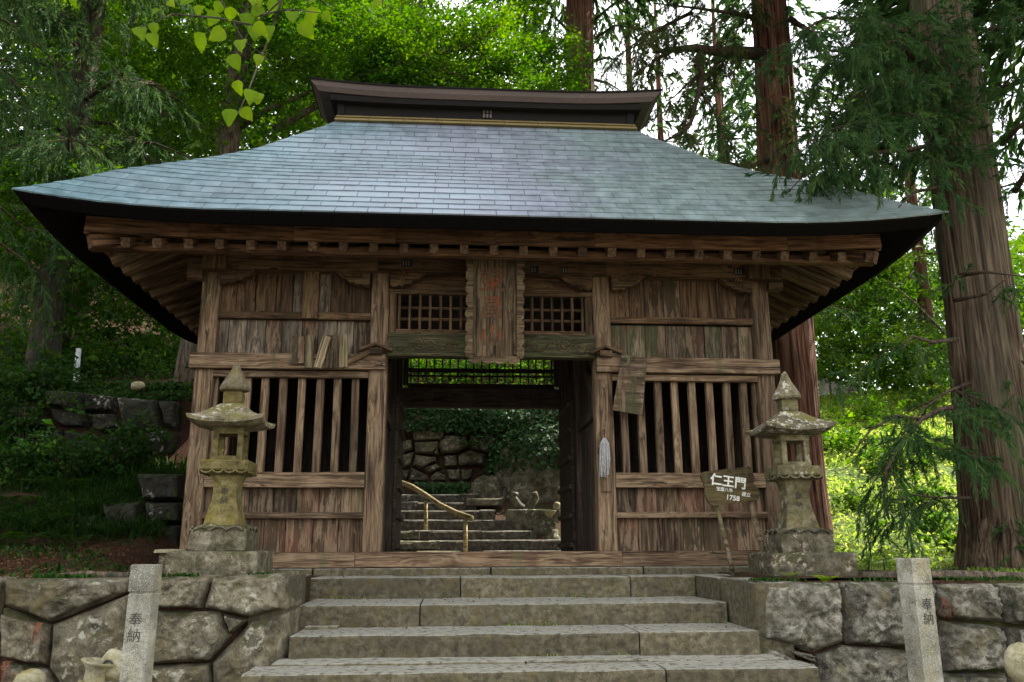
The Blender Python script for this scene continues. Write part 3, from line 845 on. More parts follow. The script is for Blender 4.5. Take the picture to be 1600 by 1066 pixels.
# roof ---------------------------------------------------------------
EX, EY0, YC = 5.06, -1.5, 1.8
HT = [0, .14, .25, .38, .52, .685, .816, .984, 1.0]
HZ = [3.945, 4.24, 4.51, 4.775, 5.06, 5.43, 5.815, 6.29, 6.36]
RISE = 2.87
def lift(w, t):       # w: metres along the eave beyond 3.0 m from the middle, scaled with the row length
    return .17 * max(0.0, w) ** 2 * (1 - t) ** 2
def roof_pt(x, t, off=0.0):
    """front slope: plan distance t (0 eave, 1 top), x along the eave"""
    xm = EX - RISE * t
    P = float(np.interp(t, HT, HZ)) - .17 * (1 - t) ** 2
    u = (abs(x) / xm * EX - 3.0) / 2.06
    return (x, EY0 + 2.85 * t - off * .62, P + lift(u, t) + off * .78)
under = MB()
nt, nx = 14, 36
def slope_grid(mb, off, side):
    rows = []
    for i in range(nt + 1):
        t = i / nt
        xm = EX - RISE * t
        rows.append([roof_pt(-xm + 2 * xm * j / nx, t, off) for j in range(nx + 1)])
    V = []
    for r in rows:
        for (x, y, z) in r:
            if side == 'F': V.append((x, y, z))
            elif side == 'B': V.append((x, 2 * YC - y, z))
    F = [(i * (nx + 1) + j, i * (nx + 1) + j + 1, (i + 1) * (nx + 1) + j + 1, (i + 1) * (nx + 1) + j) for i in range(nt) for j in range(nx)]
    mb.add(V, F)
slope_grid(under, -.015, 'F'); slope_grid(under, -.015, 'B')
def side_pt(v, t, s, off=0.0):
    """end slopes: v along y from the middle"""
    hw = 3.3 - 2.85 * t
    u = (abs(v) / max(hw, .05) * 3.3 - 1.6) / 1.7
    P = float(np.interp(t, HT, HZ)) - .17 * (1 - t) ** 2
    return (s * (EX - RISE * t) + s * off * .6, YC + v, P + lift(u, t) + off * .78)
for s in (-1, 1):
    V, n2 = [], 20
    for i in range(nt + 1):
        t = i / nt; hw = 3.3 - 2.85 * t
        V += [side_pt(-hw + 2 * hw * j / n2, t, s, -.015) for j in range(n2 + 1)]
    under.add(V, [(i * (n2 + 1) + j, i * (n2 + 1) + j + 1, (i + 1) * (n2 + 1) + j + 1, (i + 1) * (n2 + 1) + j) for i in range(nt) for j in range(n2)])
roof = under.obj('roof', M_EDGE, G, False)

def shingle_geo(pts, th=.010):
    """pts: front-left, front-right, back-right, back-left on the slope; a plate whose front edge lies proud"""
    a, b, c, d = [Vector(p) for p in pts]
    n = (b - a).cross(d - a).normalized()
    if n.z < 0: n = -n
    A, B_ = a + n * (th + .006), b + n * (th + .006)
    Cc, D = c + n * .003, d + n * .003
    m_ = (A + B_) / 2; q_ = (Cc + D) / 2
    V = [A, B_, Cc, D, a - n * .004, b - n * .004, c - n * .01, d - n * .01]
    F = [(0, 1, 2, 3), (0, 4, 5, 1), (1, 5, 6, 2), (3, 2, 6, 7), (0, 3, 7, 4)]
    return V, F
ROWS = 21
sh = []
for r in range(ROWS):
    t0, t1 = r / ROWS, min(1.0, (r + 1.12) / ROWS)
    xm0, xm1 = EX - RISE * t0, EX - RISE * min(t1, 1)
    w = .345
    o = (r % 2) * .5 * w + random.uniform(-.03, .03)
    k0 = math.floor((-xm0 - o) / w)
    xx = k0 * w + o
    while xx < xm0:
        a, b = max(xx, -xm0), min(xx + w - .006, xm0)
        if b - a > .02:
            c, d = max(min(b, xm1), -xm1), min(max(a, -xm1), xm1)
            pts = [roof_pt(a, t0), roof_pt(b, t0), roof_pt(c, t1), roof_pt(d, t1)]
            sh.append((r, shingle_geo(pts)))
        xx += w
big = sh[:300]
for r, (V, F) in big:
    link('shingle', mesh('shingle', V, F, M_COPPER, tint=[random.random()] * len(V)), roof)
V, F, T = [], [], []
for r, (v, f) in sh[300:]:
    n = len(V); V += v; F += [tuple(i + n for i in q) for q in f]; T += [random.random()] * len(v)
def side_shingles():
    for s in (-1, 1):
        for r in range(ROWS):
            t0, t1 = r / ROWS, min(1.0, (r + 1.12) / ROWS)
            h0, h1 = 3.3 - 2.85 * t0, 3.3 - 2.85 * t1
            w = .345; o = (r % 2) * .5 * w; y = math.floor((-h0 - o) / w) * w + o
            while y < h0:
                a, b = max(y, -h0), min(y + w - .006, h0)
                if b - a > .02:
                    c, d = max(min(b, h1), -h1), min(max(a, -h1), h1)
                    v, f = shingle_geo([side_pt(a, t0, s), side_pt(b, t0, s), side_pt(c, t1, s), side_pt(d, t1, s)])
                    n = len(V); V.extend(v); F.extend(tuple(i + n for i in q) for q in f); T.extend([random.random()] * len(v))
                y += w
side_shingles()
tag(link('shingle', mesh('shingle', V, F, M_COPPER, tint=T), roof), kind='stuff')

# thick eave edge and the dark soffit running back to the fascia
def ring_at(off_in, z_fun):
    """closed loop round the roof, inset OFF_IN from the eave line"""
    P = []
    ex, y0, y1 = EX - off_in, EY0 + off_in, 2 * YC - EY0 - off_in
    for j in range(33): x = -ex + 2 * ex * j / 32; P.append((x, y0, z_fun(abs(x) / ex * EX, 'x')))
    for j in range(1, 21): v = j / 20; P.append((ex, y0 + (y1 - y0) * v, z_fun(abs(2 * v - 1) * 3.3, 'y')))
    for j in range(1, 33): x = ex - 2 * ex * j / 32; P.append((x, y1, z_fun(abs(x) / ex * EX, 'x')))
    for j in range(1, 20): v = j / 20; P.append((-ex, y1 - (y1 - y0) * v, z_fun(abs(2 * v - 1) * 3.3, 'y')))
    return P
def zl(base, k=1.0):
    return lambda a, ax: base + k * lift((a - 3.0) / 2.06 if ax == 'x' else (a - 1.6) / 1.7, 0)
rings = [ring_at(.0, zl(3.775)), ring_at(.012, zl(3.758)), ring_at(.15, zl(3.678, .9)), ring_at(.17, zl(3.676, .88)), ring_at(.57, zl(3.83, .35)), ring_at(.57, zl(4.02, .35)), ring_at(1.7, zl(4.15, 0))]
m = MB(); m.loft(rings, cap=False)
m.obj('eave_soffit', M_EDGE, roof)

# ridge
rd = empty('roof_ridge', (0, YC, 6.4), None, None); rd.parent = G; rd.matrix_basis = pmat(G).inverted() @ Matrix.Translation((0, YC, 6.4))
def prof_loft(name, xs, prof, rise, mat, parent, flare=0.0):
    rings = []
    n = len(xs)
    for x in xs:
        u = (abs(x) / max(abs(xs[0]), abs(xs[-1])))
        dz = rise * max(0, (u - .35) / .65) ** 2.2
        rings.append([(x + (math.copysign(flare * f, x) if i in (0, n - 1) else 0), YC + yy, zz + dz) for (yy, zz, f) in [(p[0], p[1], p[2] if len(p) > 2 else 0) for p in prof] for i in (xs.index(x),)])
    return MB().loft(rings).obj(name, mat, parent)
xs = [-2.47 + 4.94 * i / 22 for i in range(23)]
for z0, z1, yy in ((6.33, 6.42, .52), (6.425, 6.505, .43)):
    for k in range(9):
        x0 = -2.22 + 4.44 * k / 9
        MB().loft([[(x0 + .003, YC - yy - .03, z0), (x0 + .003, YC - yy + .08, z1), (x0 + .003, YC + yy, z1), (x0 + .003, YC + yy, z0)],
                   [(x0 + 4.44 / 9 - .003, YC - yy - .03, z0), (x0 + 4.44 / 9 - .003, YC - yy + .08, z1), (x0 + 4.44 / 9 - .003, YC + yy, z1), (x0 + 4.44 / 9 - .003, YC + yy, z0)]]).obj('ridge_flashing', M_FLASH, rd)
MB().loft([[(x, YC + yy, zz) for yy, zz in ((-.33, 6.45), (-.33, 6.74), (.33, 6.74), (.33, 6.40))] for x in (-2.16, 2.16)]).obj('ridge_body', M_BLACK, rd)
for s in (-1, 1): MB().box((s * 2.16 - .05, YC - .36, 6.40), (s * 2.16 + .05, YC + .36, 6.72)).obj('ridge_end_board', M_BLACK, rd)
prof_loft('ridge_board', [-2.30 + 4.6 * i / 16 for i in range(17)], [(-.46, 6.66), (-.48, 6.735), (.48, 6.735), (.46, 6.66)], .035, M_BLACK, rd)
capm = prof_loft('ridge_cap', xs, [(-.50, 6.735, 0), (-.54, 6.80, .05), (-.56, 6.86, .11), (-.57, 6.872, .12), (0, 6.97, .12), (.57, 6.872, .12), (.56, 6.86, .11), (.50, 6.735, 0)], .075, M_RIDGE, rd, 1.0)
MB().loft([[(x, YC + yy, zz + .075 * max(0, (abs(x) / 2.47 - .35) / .65) ** 2.2) for yy, zz in ((-.585, 6.868), (-.59, 6.888), (0, 6.98), (.59, 6.888), (.585, 6.868))] for x in [-2.6 + 5.2 * i / 22 for i in range(23)]]).obj('ridge_cap_edge', M_BLACK, rd)
for i in range(3):
    for j in range(2):
        q = (-.05 + .05 * i - .0, 6.54 + .075 * j)
        MB().box((q[0] - .016, YC - .352, q[1]), (q[0] + .016, YC - .32, q[1] + .06)).obj('crest_block', M_RIDGE, rd)

# ------------------------------------------------------------------ lettering
def text(name, body, size, mat, parent, M, extrude=.002, bold=0.0):
    cu = bpy.data.curves.new(name, 'FONT')
    cu.body = body; cu.size = size; cu.extrude = extrude; cu.offset = bold
    cu.align_x = 'CENTER'; cu.align_y = 'CENTER'; cu.resolution_u = 3
    o = bpy.data.objects.new(name, cu); COL.objects.link(o)
    dg = bpy.context.evaluated_depsgraph_get(); dg.update()
    me = bpy.data.meshes.new_from_object(o.evaluated_get(dg))
    bpy.data.objects.remove(o); bpy.data.curves.remove(cu)
    me.materials.clear(); me.materials.append(mat)
    return link(name, me, parent, M)
FACE = Matrix.Rotation(math.pi / 2, 4, 'X')       # text standing up, facing -y

# ------------------------------------------------------------------ plaque
PZ0, PZ1 = 2.44, 3.77
pl = empty('name_plaque', (.02, -.2, PZ0), 'large upright carved plaque with faded red writing under the eave above the doorway', 'plaque')
tilt = Matrix.Translation((.02, -.20, PZ0)) @ Matrix.Rotation(R(9), 4, 'X')
pw, ph = .30, PZ1 - PZ0 - .02
for k in range(3):
    x = -.185 + .185 * k
    piece('board', tilt @ Vector((x, -.03, .08)), tilt @ Vector((x, -.03, ph - .06)), .182, .04, W_PLAQ, pl, seg=4, front=tilt.to_3x3() @ Vector((0, -1, 0)))
def scallop(p0, p1, n, nm):
    """frame bar whose outer edge is carved into waves"""
    p0, p1 = Vector(p0), Vector(p1)
    d = (p1 - p0); L = d.length; d.normalize()
    out = Vector((d.z, 0, -d.x))
    pts = []
    K = n * 6
    for i in range(K + 1):
        u = i / K
        a = .030 + .030 * abs(math.sin(math.pi * u * n)) ** .6 + random.uniform(-.006, .006)
        q = p0 + d * L * u + out * a
        pts.append((q.x, q.z))
    inn = [(p1 - out * .03), (p0 - out * .03)]
    poly = pts + [(q.x, q.z) for q in inn]
    m = MB().prism(poly, -.10, -.02)
    m.obj(nm, W_PLAQ, pl, M=tilt)
scallop((.29, 0, .05), (.29, 0, ph - .04), 8, 'frame_bar')
scallop((-.29, 0, ph - .04), (-.29, 0, .05), 8, 'frame_bar')
scallop((.30, 0, ph - .03), (-.30, 0, ph - .03), 3, 'frame_bar')
scallop((-.30, 0, .045), (.30, 0, .045), 4, 'frame_bar')
for s in (-1, 1):
    piece('inner_frame', tilt @ Vector((s * .245, -.07, .1)), tilt @ Vector((s * .245, -.07, ph - .08)), .035, .04, W_PLAQ, pl, seg=3, front=tilt.to_3x3() @ Vector((0, -1, 0)))
for ch, z in (('東', .97), ('昌', .64), ('山', .30)):
    text('character', ch, .32 if ch == '東' else .28, M_VERM, pl, tilt @ Matrix.Translation((-.03, -.052, z)) @ FACE, .003, .006)

# ------------------------------------------------------------------ votive tablets, hanging board, whisk
TG = 'wooden tablets on the left tie beam'
def tablet(pts, label, mat=W_PALE, y=-.11, marks=0):
    P = [at(280 + pts[i] / 3.5525, 340 + pts[i + 1] / 3.5525, y=y) for i in range(0, 8, 2)]
    top = (P[0] + P[1]) / 2; bot = (P[2] + P[3]) / 2
    w = abs(P[0][0] - P[1][0])
    t = empty('wooden_tablet', bot, label, 'tablet', TG)
    piece('board', bot, top, w, .022, mat, t, seg=3, jit=.003)
    if marks:
        m = MB()
        for k in range(7):
            z = bot[2] + (top[2] - bot[2]) * (.12 + .115 * k); x = bot[0] + (top[0] - bot[0]) * (.12 + .115 * k)
            m.box((x - .018, y - .0135, z), (x + .016, y - .0115, z + .006)); m.box((x - .004, y - .0138, z - .014), (x + .003, y - .0118, z + .016))
        m.obj('inked_mark', M_INK, t)
tablet((622, 660, 657, 660, 655, 815, 620, 815), 'narrow reddish tablet with a column of ink marks', W_PLANK, marks=1)
tablet((660, 660, 696, 660, 694, 810, 656, 810), 'small plain reddish tablet between the inked tablet and the pale long tablet', W_PLANK)
tablet((702, 655, 748, 655, 742, 835, 694, 835), 'pale upright tablet just left of the slanting tablet', W_STICK)
tablet((800, 655, 845, 665, 788, 835, 745, 832), 'slanting pale tablet leaning across its upright neighbours', W_STICK, y=-.145)
tablet((818, 655, 884, 655, 880, 835, 808, 835), 'broad dark tablet just right of the slanting tablet', W_PLAQ)
tablet((892, 650, 938, 650, 936, 830, 886, 832), 'mottled upright tablet at the doorway end of the row', W_STICK, y=-.112)

hb = empty('hanging_board', at(983, 648, y=-.1), 'loose mossy weathered board hanging askew from the right tie beam beside the doorway', 'board')
P = [at(*p, y=-.125) for p in ((972, 553), (1011, 561), (1003, 649), (957, 641))]
MB().prism([(p[0], p[2]) for p in P], -.135, -.105).obj('board', W_MOSSY, hb)
q = at(990, 562, y=-.14); MB().tube([(q[0], -.15, q[2]), (q[0], -.09, q[2] + .005)], .006, 6).obj('nail', M_IRON, hb)

wk = empty('whisk', at(943, 740, y=-.06), 'grey string whisk hanging from a nail on the right door post', 'whisk')
tp, bt = at(944, 676, y=-.07), at(944, 741, y=-.07)
for k in range(46):
    a = random.uniform(-1, 1); b = random.uniform(-.8, .8); e = random.uniform(-.05, .03)
    pts = [tp + (0, 0, -.04), tp * .72 + bt * .28 + np.array([a * .055, b * .035 - .02, 0]), tp * .35 + bt * .65 + np.array([a * .066, b * .045 - .03, 0]), bt + np.array([a * .055 + random.uniform(-.015, .015), b * .035 - .02, e])]
    if k == 0: m = MB()
    m.tube(pts, [.004, .006, .0065, .004], 4)
tag(m.obj('bristles', M_STRAW, wk), kind='stuff')
MB().tube([tp + (0, .06, .03), tp + (0, -.02, .035), tp + (.0, -.02, -.06)], .007, 5).obj('hook', M_IRON, wk)
MB().tube([tp + (-.022 + .0, -.01, -.045), tp + (.024, -.01, -.045)], .013, 6).obj('binding', M_CORD, wk)

# ------------------------------------------------------------------ signboard
SY = -.92
sg = empty('wooden_sign', at(1145, 902, y=SY), 'dark leaning wooden sign on two crooked stakes with white lettering', 'sign')
sp = [(1070 + a / 5.613, 720 + b / 5.613) for a, b in ((138, 122), (160, 100), (300, 82), (440, 66), (560, 50), (590, 90), (605, 150), (598, 200), (640, 255), (652, 280), (640, 345), (560, 358), (440, 372), (330, 388), (255, 400), (215, 380), (185, 330), (170, 290), (172, 235), (160, 190), (142, 160))]
P = [at(*p, y=SY) for p in sp]
MB().prism([(p[0], p[2]) for p in P], SY - .02, SY + .02).obj('board', W_SIGN, sg)
def sign_text(body, px, py, size, rot=-8.0, bold=0.0):
    q = at(px, py, y=SY - .0225)
    text('lettering', body, size, M_PAINT, sg, Matrix.Translation(q) @ Matrix.Rotation(R(-rot), 4, 'Y') @ FACE, .0012, bold)
RT = 8.0
sign_text('仁王門', 1138, 753.5, .133, -RT, .0035)
sign_text('宝暦八年', 1132, 765.5, .046, -RT, .0005)
sign_text('1758', 1145, 778.5, .076, -RT, .0015)
sign_text('建立', 1166, 773.3, .05, -RT, .001)
m = MB(); a_, b_, c_ = at(1102, 770, y=SY - .021), at(1140, 766, y=SY - .021), at(1182, 760, y=SY - .021)
m.tube([a_, b_, c_], .0022, 4).obj('crack', M_INK, sg)
for pts in (((1119, 786), (1128, 824), (1138, 862), (1147, 903)), ((1172, 776), (1177, 806), (1187, 842), (1196, 872))):
    Q = [at(*p, y=SY + .045) for p in pts]
    Q[-1] = Q[-1] - np.array([0, 0, .03])
    MB().tube([Vector(q) for q in Q], [.026, .03, .031, .033] if pts[0][0] > 1150 else [.022, .024, .026, .027], 7, wob=.22).obj('stake', W_STICK, sg, True)

# ------------------------------------------------------------------ stone lanterns
def sqring(h, z, cx=0, cy=0, corner=0.0, n=4, cup=0.0):
    """square loop, N steps a side; CUP lifts the corners"""
    P = []
    for a, b in (((-1, -1), (1, -1)), ((1, -1), (1, 1)), ((1, 1), (-1, 1)), ((-1, 1), (-1, -1))):
        for j in range(n):
            u = j / n
            x, y = a[0] + (b[0] - a[0]) * u, a[1] + (b[1] - a[1]) * u
            e = (abs(2 * u - 1)) ** 2.5
            P.append((cx + x * h * (1 + corner * e), cy + y * h * (1 + corner * e), z + cup * e))
    return P
def jitter(V, a, sd):
    out = []
    for v in V:
        p = Vector(v)
        out.append(tuple(p + Vector((mnoise.noise(p * 6 + Vector((sd, 0, 0))), mnoise.noise(p * 6 + Vector((0, sd, 5))), mnoise.noise(p * 6 + Vector((9, 0, sd))))) * a))
    return out
def lantern(loc, rot, label, mats, sd, sc_=1.0):
    t = empty('stone_lantern', loc, label, 'stone lantern', 'stone lanterns beside the steps', R(rot))
    M = pmat(t)
    def part(name, rings, mat, jit=.006, parent=t, cap=True):
        m = MB().loft(rings, cap)
        m.V = jitter(m.V, jit, sd)
        return m.obj(name, mat, parent, M=M)
    main, base, capm = mats
    part('plinth', [sqring(.41, -.05), sqring(.415, .08), sqring(.41, .215), sqring(.395, .235), sqring(.2, .237)], base, .018)
    b = part('lotus_base', [sqring(.26, .238), sqring(.27, .30), sqring(.268, .42, corner=-.04), sqring(.245, .46, corner=-.10), sqring(.20, .482, corner=-.15), sqring(.17, .484)], base, .012)
    def rim(name, parent, mat, n, w, y0, z0, dz, r):
        m = MB()
        for s in range(4):
            Rm = Matrix.Rotation(math.pi / 2 * s, 3, 'Z')
            for k in range(n):
                u = (k - (n - 1) / 2) * w
                m.tube([Rm @ Vector(q) for q in ((u - w * .48, -y0, z0), (u - w * .28, -y0 - .002, z0 + dz * .75), (u, -y0 - .003, z0 + dz), (u + w * .28, -y0 - .002, z0 + dz * .75), (u + w * .48, -y0, z0))], r, 5)
        tag(m.obj(name, mat, parent, True, M), kind='stuff')
    rim('petal_rim', b, base, 3, .155, .268, .425, .038, .012)
    sh_ = [(.168, .48), (.166, .51), (.156, .56), (.138, .63), (.122, .70), (.115, .77), (.118, .84), (.130, .91), (.146, .965)]
    s0 = part('shaft', [sqring(h, z, corner=-.01) for h, z in sh_], main, .006)
    for ch, z in (('奉', .80), ('納', .71)):
        text('character', ch, .075, M_INK, s0, M @ Matrix.Translation((.0, -.1215 - (.002 if z < .75 else .0), z)) @ FACE, .003)
    nk = part('platform_slab', [sqring(.15, .96), sqring(.19, .985), sqring(.225, 1.01), sqring(.230, 1.02), sqring(.230, 1.095), sqring(.224, 1.103), sqring(.17, 1.105)], main, .005)
    rim('petal_rim', nk, main, 4, .11, .228, 1.005, -.028, .010)
    # fire box: four corner posts, sill and head, open windows
    m = MB()
    for sx in (-1, 1):
        for sy in (-1, 1): m.box((sx * .118 - .026, sy * .118 - .026, 1.145), (sx * .118 + .026, sy * .118 + .026, 1.375))
    m.box((-.15, -.15, 1.10), (.15, .15, 1.15)); m.box((-.148, -.148, 1.37), (.148, .148, 1.43))
    fb = m.obj('fire_box', main, t, M=M)
    part('lantern_roof', [sqring(.14, 1.425, n=8), sqring(.25, 1.435, n=8, cup=.01), sqring(.345, 1.46, n=8, corner=.03, cup=.04), sqring(.352, 1.488, n=8, corner=.045, cup=.05), sqring(.30, 1.525, n=8, corner=.01, cup=.022),
                          sqring(.235, 1.575, n=8, cup=.008), sqring(.165, 1.63, n=8), sqring(.11, 1.675, n=8), sqring(.08, 1.685, n=8)], capm, .008)
    def lathe(pr, n=16): return [[(r * math.cos(2 * math.pi * k / n), r * math.sin(2 * math.pi * k / n), z) for k in range(n)] for r, z in pr]
    part('neck', [sqring(h, z, corner=-.03) for h, z in ((.078, 1.68), (.085, 1.70), (.09, 1.75), (.086, 1.80), (.075, 1.815))], main, .005)
    o = part('finial', lathe([(.09, 1.812), (.142, 1.825), (.15, 1.845), (.138, 1.88), (.115, 1.92), (.092, 1.96), (.07, 2.0), (.052, 2.04), (.04, 2.075), (.032, 2.10), (.016, 2.12), (.005, 2.13)]), capm, .010)
    return t
lantern((-2.69, -1.30, .05), 1.5, 'yellowish mossy stone lantern on the left platform beside the steps', (S_LANT, S_BASE, S_CAP), 1.3)
lantern((3.10, -1.30, .01), -3.0, 'greyer stone lantern to the right of the leaning sign', (S_LANT2, S_BASE, S_CAP), 4.1)
# small offering stone behind the left plinth
os_ = empty('offering_stone', (-3.22, -1.0, .05), 'small flat topped stone tucked behind the plinth of the yellowish lantern', 'stone')
slab('block', (-3.36, -1.1, .04), (-3.12, -.9, .27), S_BASE, os_, 3); slab('block', (-3.4, -1.14, .27), (-3.1, -.88, .305), S_PALE, os_, 4)

# ------------------------------------------------------------------ front stone posts
def stone_post(x, y, rot, ztop, label, tx):
    t = empty('stone_post', (x, y, -1.25), label, 'stone post', 'inscribed granite posts in front of the wall', R(rot))
    M = pmat(t)
    h = ztop + 1.25
    hw = .068
    MB().loft([sqring(hw * 1.02, 0, n=1), sqring(hw * .99, h * .5, n=1), sqring(hw * .97, h - .168, n=1), sqring(hw * .93, h - .162, n=1)]).obj('shaft', S_GRAN, t, M=M)
    MB().loft([sqring(hw * .88, h - .166, n=1), sqring(hw * .88, h - .148, n=1)]).obj('neck', S_GRAN, t, M=M)
    MB().loft([sqring(hw * .97, h - .150, n=1), sqring(hw * 1.0, h - .145, n=1), sqring(hw * .99, h - .006, n=1), sqring(hw * .95, h, n=1)]).obj('cap', S_GRAN, t, M=M)
    for ch, z in (('奉', tx[0]), ('納', tx[1])):
        text('character', ch, .078, M_INK, t, M @ Matrix.Translation((tx[2], -hw * .985, z + 1.25)) @ FACE, .0012)
stone_post(-2.232, -4.82, 0, .207, 'granite post with two carved characters standing at the left end of the wall', (-.098, -.185, -.012))
stone_post(2.372, -4.83, 12, .222, 'granite post with two carved characters standing before the right wall', (-.055, -.135, .012))

# ------------------------------------------------------------------ stones and ornaments at the wall foot
def boulder(name, c, r, mat, parent=None, sub=3, amp=.25, seed=0, flat=0.0, freq=1.6):
    bm = bmesh.new(); bmesh.ops.create_icosphere(bm, subdivisions=sub, radius=1)
    for v in bm.verts:
        n = mnoise.fractal(v.co * freq + Vector((seed, seed * 2.1, 0)), 1.0, 2.0, 4)
        k = 1 + amp * n
        v.co = Vector((v.co.x * r[0] * k, v.co.y * r[1] * k, v.co.z * r[2] * k))
    me = bpy.data.meshes.new(name); bm.to_mesh(me); bm.free(); me.materials.append(mat)
    me.polygons.foreach_set('use_smooth', [True] * len(me.polygons))
    return link(name, me, parent, Matrix.Translation(c))
q = at(150, 1040, y=-4.1)
sf = empty('broken_vase', (q[0], -4.1, -.8), 'broken flared stone flower vase tilted against the left wall', 'vase')
def lathe_at(pr, n=14, off=(0, 0, 0)):
    return [[(off[0] + r * math.cos(2 * math.pi * k / n), off[1] + r * math.sin(2 * math.pi * k / n), off[2] + z) for k in range(n)] for r, z in pr]
Mv = Matrix.Translation((q[0] - .02, -4.1, -.62)) @ Matrix.Rotation(R(11), 4, 'Y')
MB().loft(lathe_at([(.07, 0), (.075, .05), (.066, .12), (.072, .17), (.1, .205), (.116, .22), (.106, .225), (.06, .19)])).obj('vase_body', S_PALE, sf, True, Mv)
MB().tube([Mv @ Vector(p) for p in ((-.06, -.05, .1), (-.075, -.07, .05), (-.06, -.06, .0))], .018, 6).obj('handle', S_PALE, sf, True)
slab('foot', (q[0] - .16, -4.25, -.75), (q[0] + .25, -3.95, -.60), S_PALE, sf, 6)
q = at(178, 1032, y=-4.05)
rs = empty('round_carving', (q[0], -4.05, -.7), 'round carved stone with a ring mark beside the broken vase', 'carving')
boulder('body', (q[0], -4.05, q[2] - .03), (.085, .085, .10), S_PALE, rs, 3, .12, 2)
MB().tube(spiral(q[0] - .01, q[2] - .02, .036, 1, 1, -4.137), .008, 5).obj('ring', M_INK, rs, True)
tag(boulder('rounded_stone', at(46, 1068, y=-4.1), (.10, .1, .085), S_PALE, None, 3, .15, 5), 'smooth pale rounded stone lying at the foot of the left wall', 'stone')
q = at(1592, 1040, y=-3.6)
ks = empty('worn_carving', (q[0], -3.6, -1.0), 'worn yellowish rounded stone carving at the foot of the right wall', 'carving')
boulder('head', (q[0] + .02, -3.6, q[2] + .01), (.115, .11, .15), S_PALE, ks, 3, .1, 8)
boulder('body', (q[0] + .02, -3.6, q[2] - .25), (.13, .12, .17), S_PALE, ks, 3, .14, 9)

# ------------------------------------------------------------------ back stairs, rocks, handrail seen through the gate
bs = empty('back_steps', (0, 6, .2), 'dark worn stone stairway climbing behind the gate', 'steps')
BZ = [.27, .46, .64, .845, 1.04, 1.215, 1.40]
BY = [4.95, 5.35, 5.75, 6.15, 6.6, 7.0, 7.5]
BX = [1.9, 1.85, 1.1, .75, .4, .05, -.3]
for i in range(7):
    xs_ = [-3.0, -1.5 + .2 * (i % 3), .1 - .25 * (i % 2), BX[i]]
    xs_ = sorted(xs_)
    for k in range(3):
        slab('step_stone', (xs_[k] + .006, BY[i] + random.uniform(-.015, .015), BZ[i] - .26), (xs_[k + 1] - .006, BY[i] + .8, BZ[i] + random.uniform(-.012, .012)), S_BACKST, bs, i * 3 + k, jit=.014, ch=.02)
for (x0, x1, y, z) in ((-1.02, -.30, 4.62, .28), (-1.5, -.65, 5.12, .45), (-1.6, -1.02, 5.55, .62)):
    slab('kerb_block', (x0, y, z - .13), (x1, y + .18, z), S_ROCK, bs, z, jit=.014, ch=.03)
lg = empty('stone_ledge', (1.3, 6.4, .5), 'low mossy stone ledge beside the back stairway', 'ledge')
slab('ledge_block', (.6, 6.15, .5), (1.5, 6.7, 1.03), S_ROCK, lg, 3, jit=.02)
slab('ledge_block', (-.15, 6.9, 1.15), (.55, 7.3, 1.28), S_ROCK, lg, 5, jit=.02)
hr = empty('handrail', at(727, 860, y=5.1), 'rustic branch handrail on two short posts beside the back stairs', 'handrail')
A, Bq = at(622, 752, y=6.7), at(737, 812, y=5.15)
mid = [A * (1 - u) + Bq * u + np.array([0, 0, .035 * math.sin(u * 7)]) for u in (0, .2, .4, .6, .8, 1)]
MB().tube([Vector(p) for p in mid], [.045, .05, .046, .045, .047, .05], 8, wob=.2).obj('rail', W_RAIL, hr, True)
for px, p0, p1, y in ((727, 812, 866, 5.18), (665, 783, 832, 6.0)):
    MB().tube([Vector(at(px, p1, y=y)), Vector(at(px + .5, (p0 + p1) / 2, y=y)), Vector(at(px, p0, y=y))], [.042, .038, .036], 7, wob=.15).obj('post', W_RAIL, hr, True)
bw = empty('rock_wall', (-.6, 9, 1.4), 'old retaining wall of dark angular stones seen through the gate', 'stone wall')
stone_wall(bw, [(110, 150, 345, 160, 330, 215, 120, 225), (125, 232, 305, 227, 300, 290, 260, 322, 130, 313), (267, 328, 290, 268, 309, 325), (312, 222, 352, 182, 500, 195, 520, 260, 430, 308, 322, 318, 302, 270),
    (530, 190, 700, 190, 720, 280, 650, 310, 540, 280), (337, 332, 435, 327, 440, 413, 345, 413), (445, 332, 540, 292, 640, 322, 640, 400, 450, 406), (132, 327, 283, 342, 288, 373, 170, 428, 112, 403),
    (183, 430, 290, 387, 328, 420, 230, 463), (100, 417, 228, 475, 230, 520, 77, 520), (237, 490, 290, 442, 358, 480, 368, 517, 240, 520), (362, 432, 460, 430, 460, 520, 377, 512), (470, 432, 550, 430, 550, 490, 500, 520, 466, 515),
    (40, 220, 108, 216, 115, 283, 40, 313), (40, 322, 123, 302, 103, 400, 40, 423), (40, 435, 95, 430, 70, 510, 40, 520)], 8.95, .5, .05, S_ROCK, (620, 640), 4.635,
    extra=[[(-2.6, 1.3), (-1.65, 1.3), (-1.65, 2.2), (-2.6, 2.1)], [(-2.7, 2.15), (-1.65, 2.25), (-1.65, 3.3), (-2.7, 3.2)]])
MB().box((-3.6, 9.15, 1.0), (1.0, 9.6, 3.1)).obj('earth_fill', M_SOIL, bw)
q = at(835, 745, y=8.2)
tag(boulder('boulder', (1.75, 8.5, 1.6), (1.35, 1.0, 1.25), S_ROCK, None, 5, .22, 3), 'huge grey boulder hung with ivy behind the gate', 'boulder')
q = at(762, 765, y=8.0)
tag(boulder('boulder', (q[0], 8.0, q[2] - .25), (.38, .4, .5), S_ROCK, None, 4, .25, 7), 'smaller mossy boulder between the back stairs and the big boulder', 'boulder')
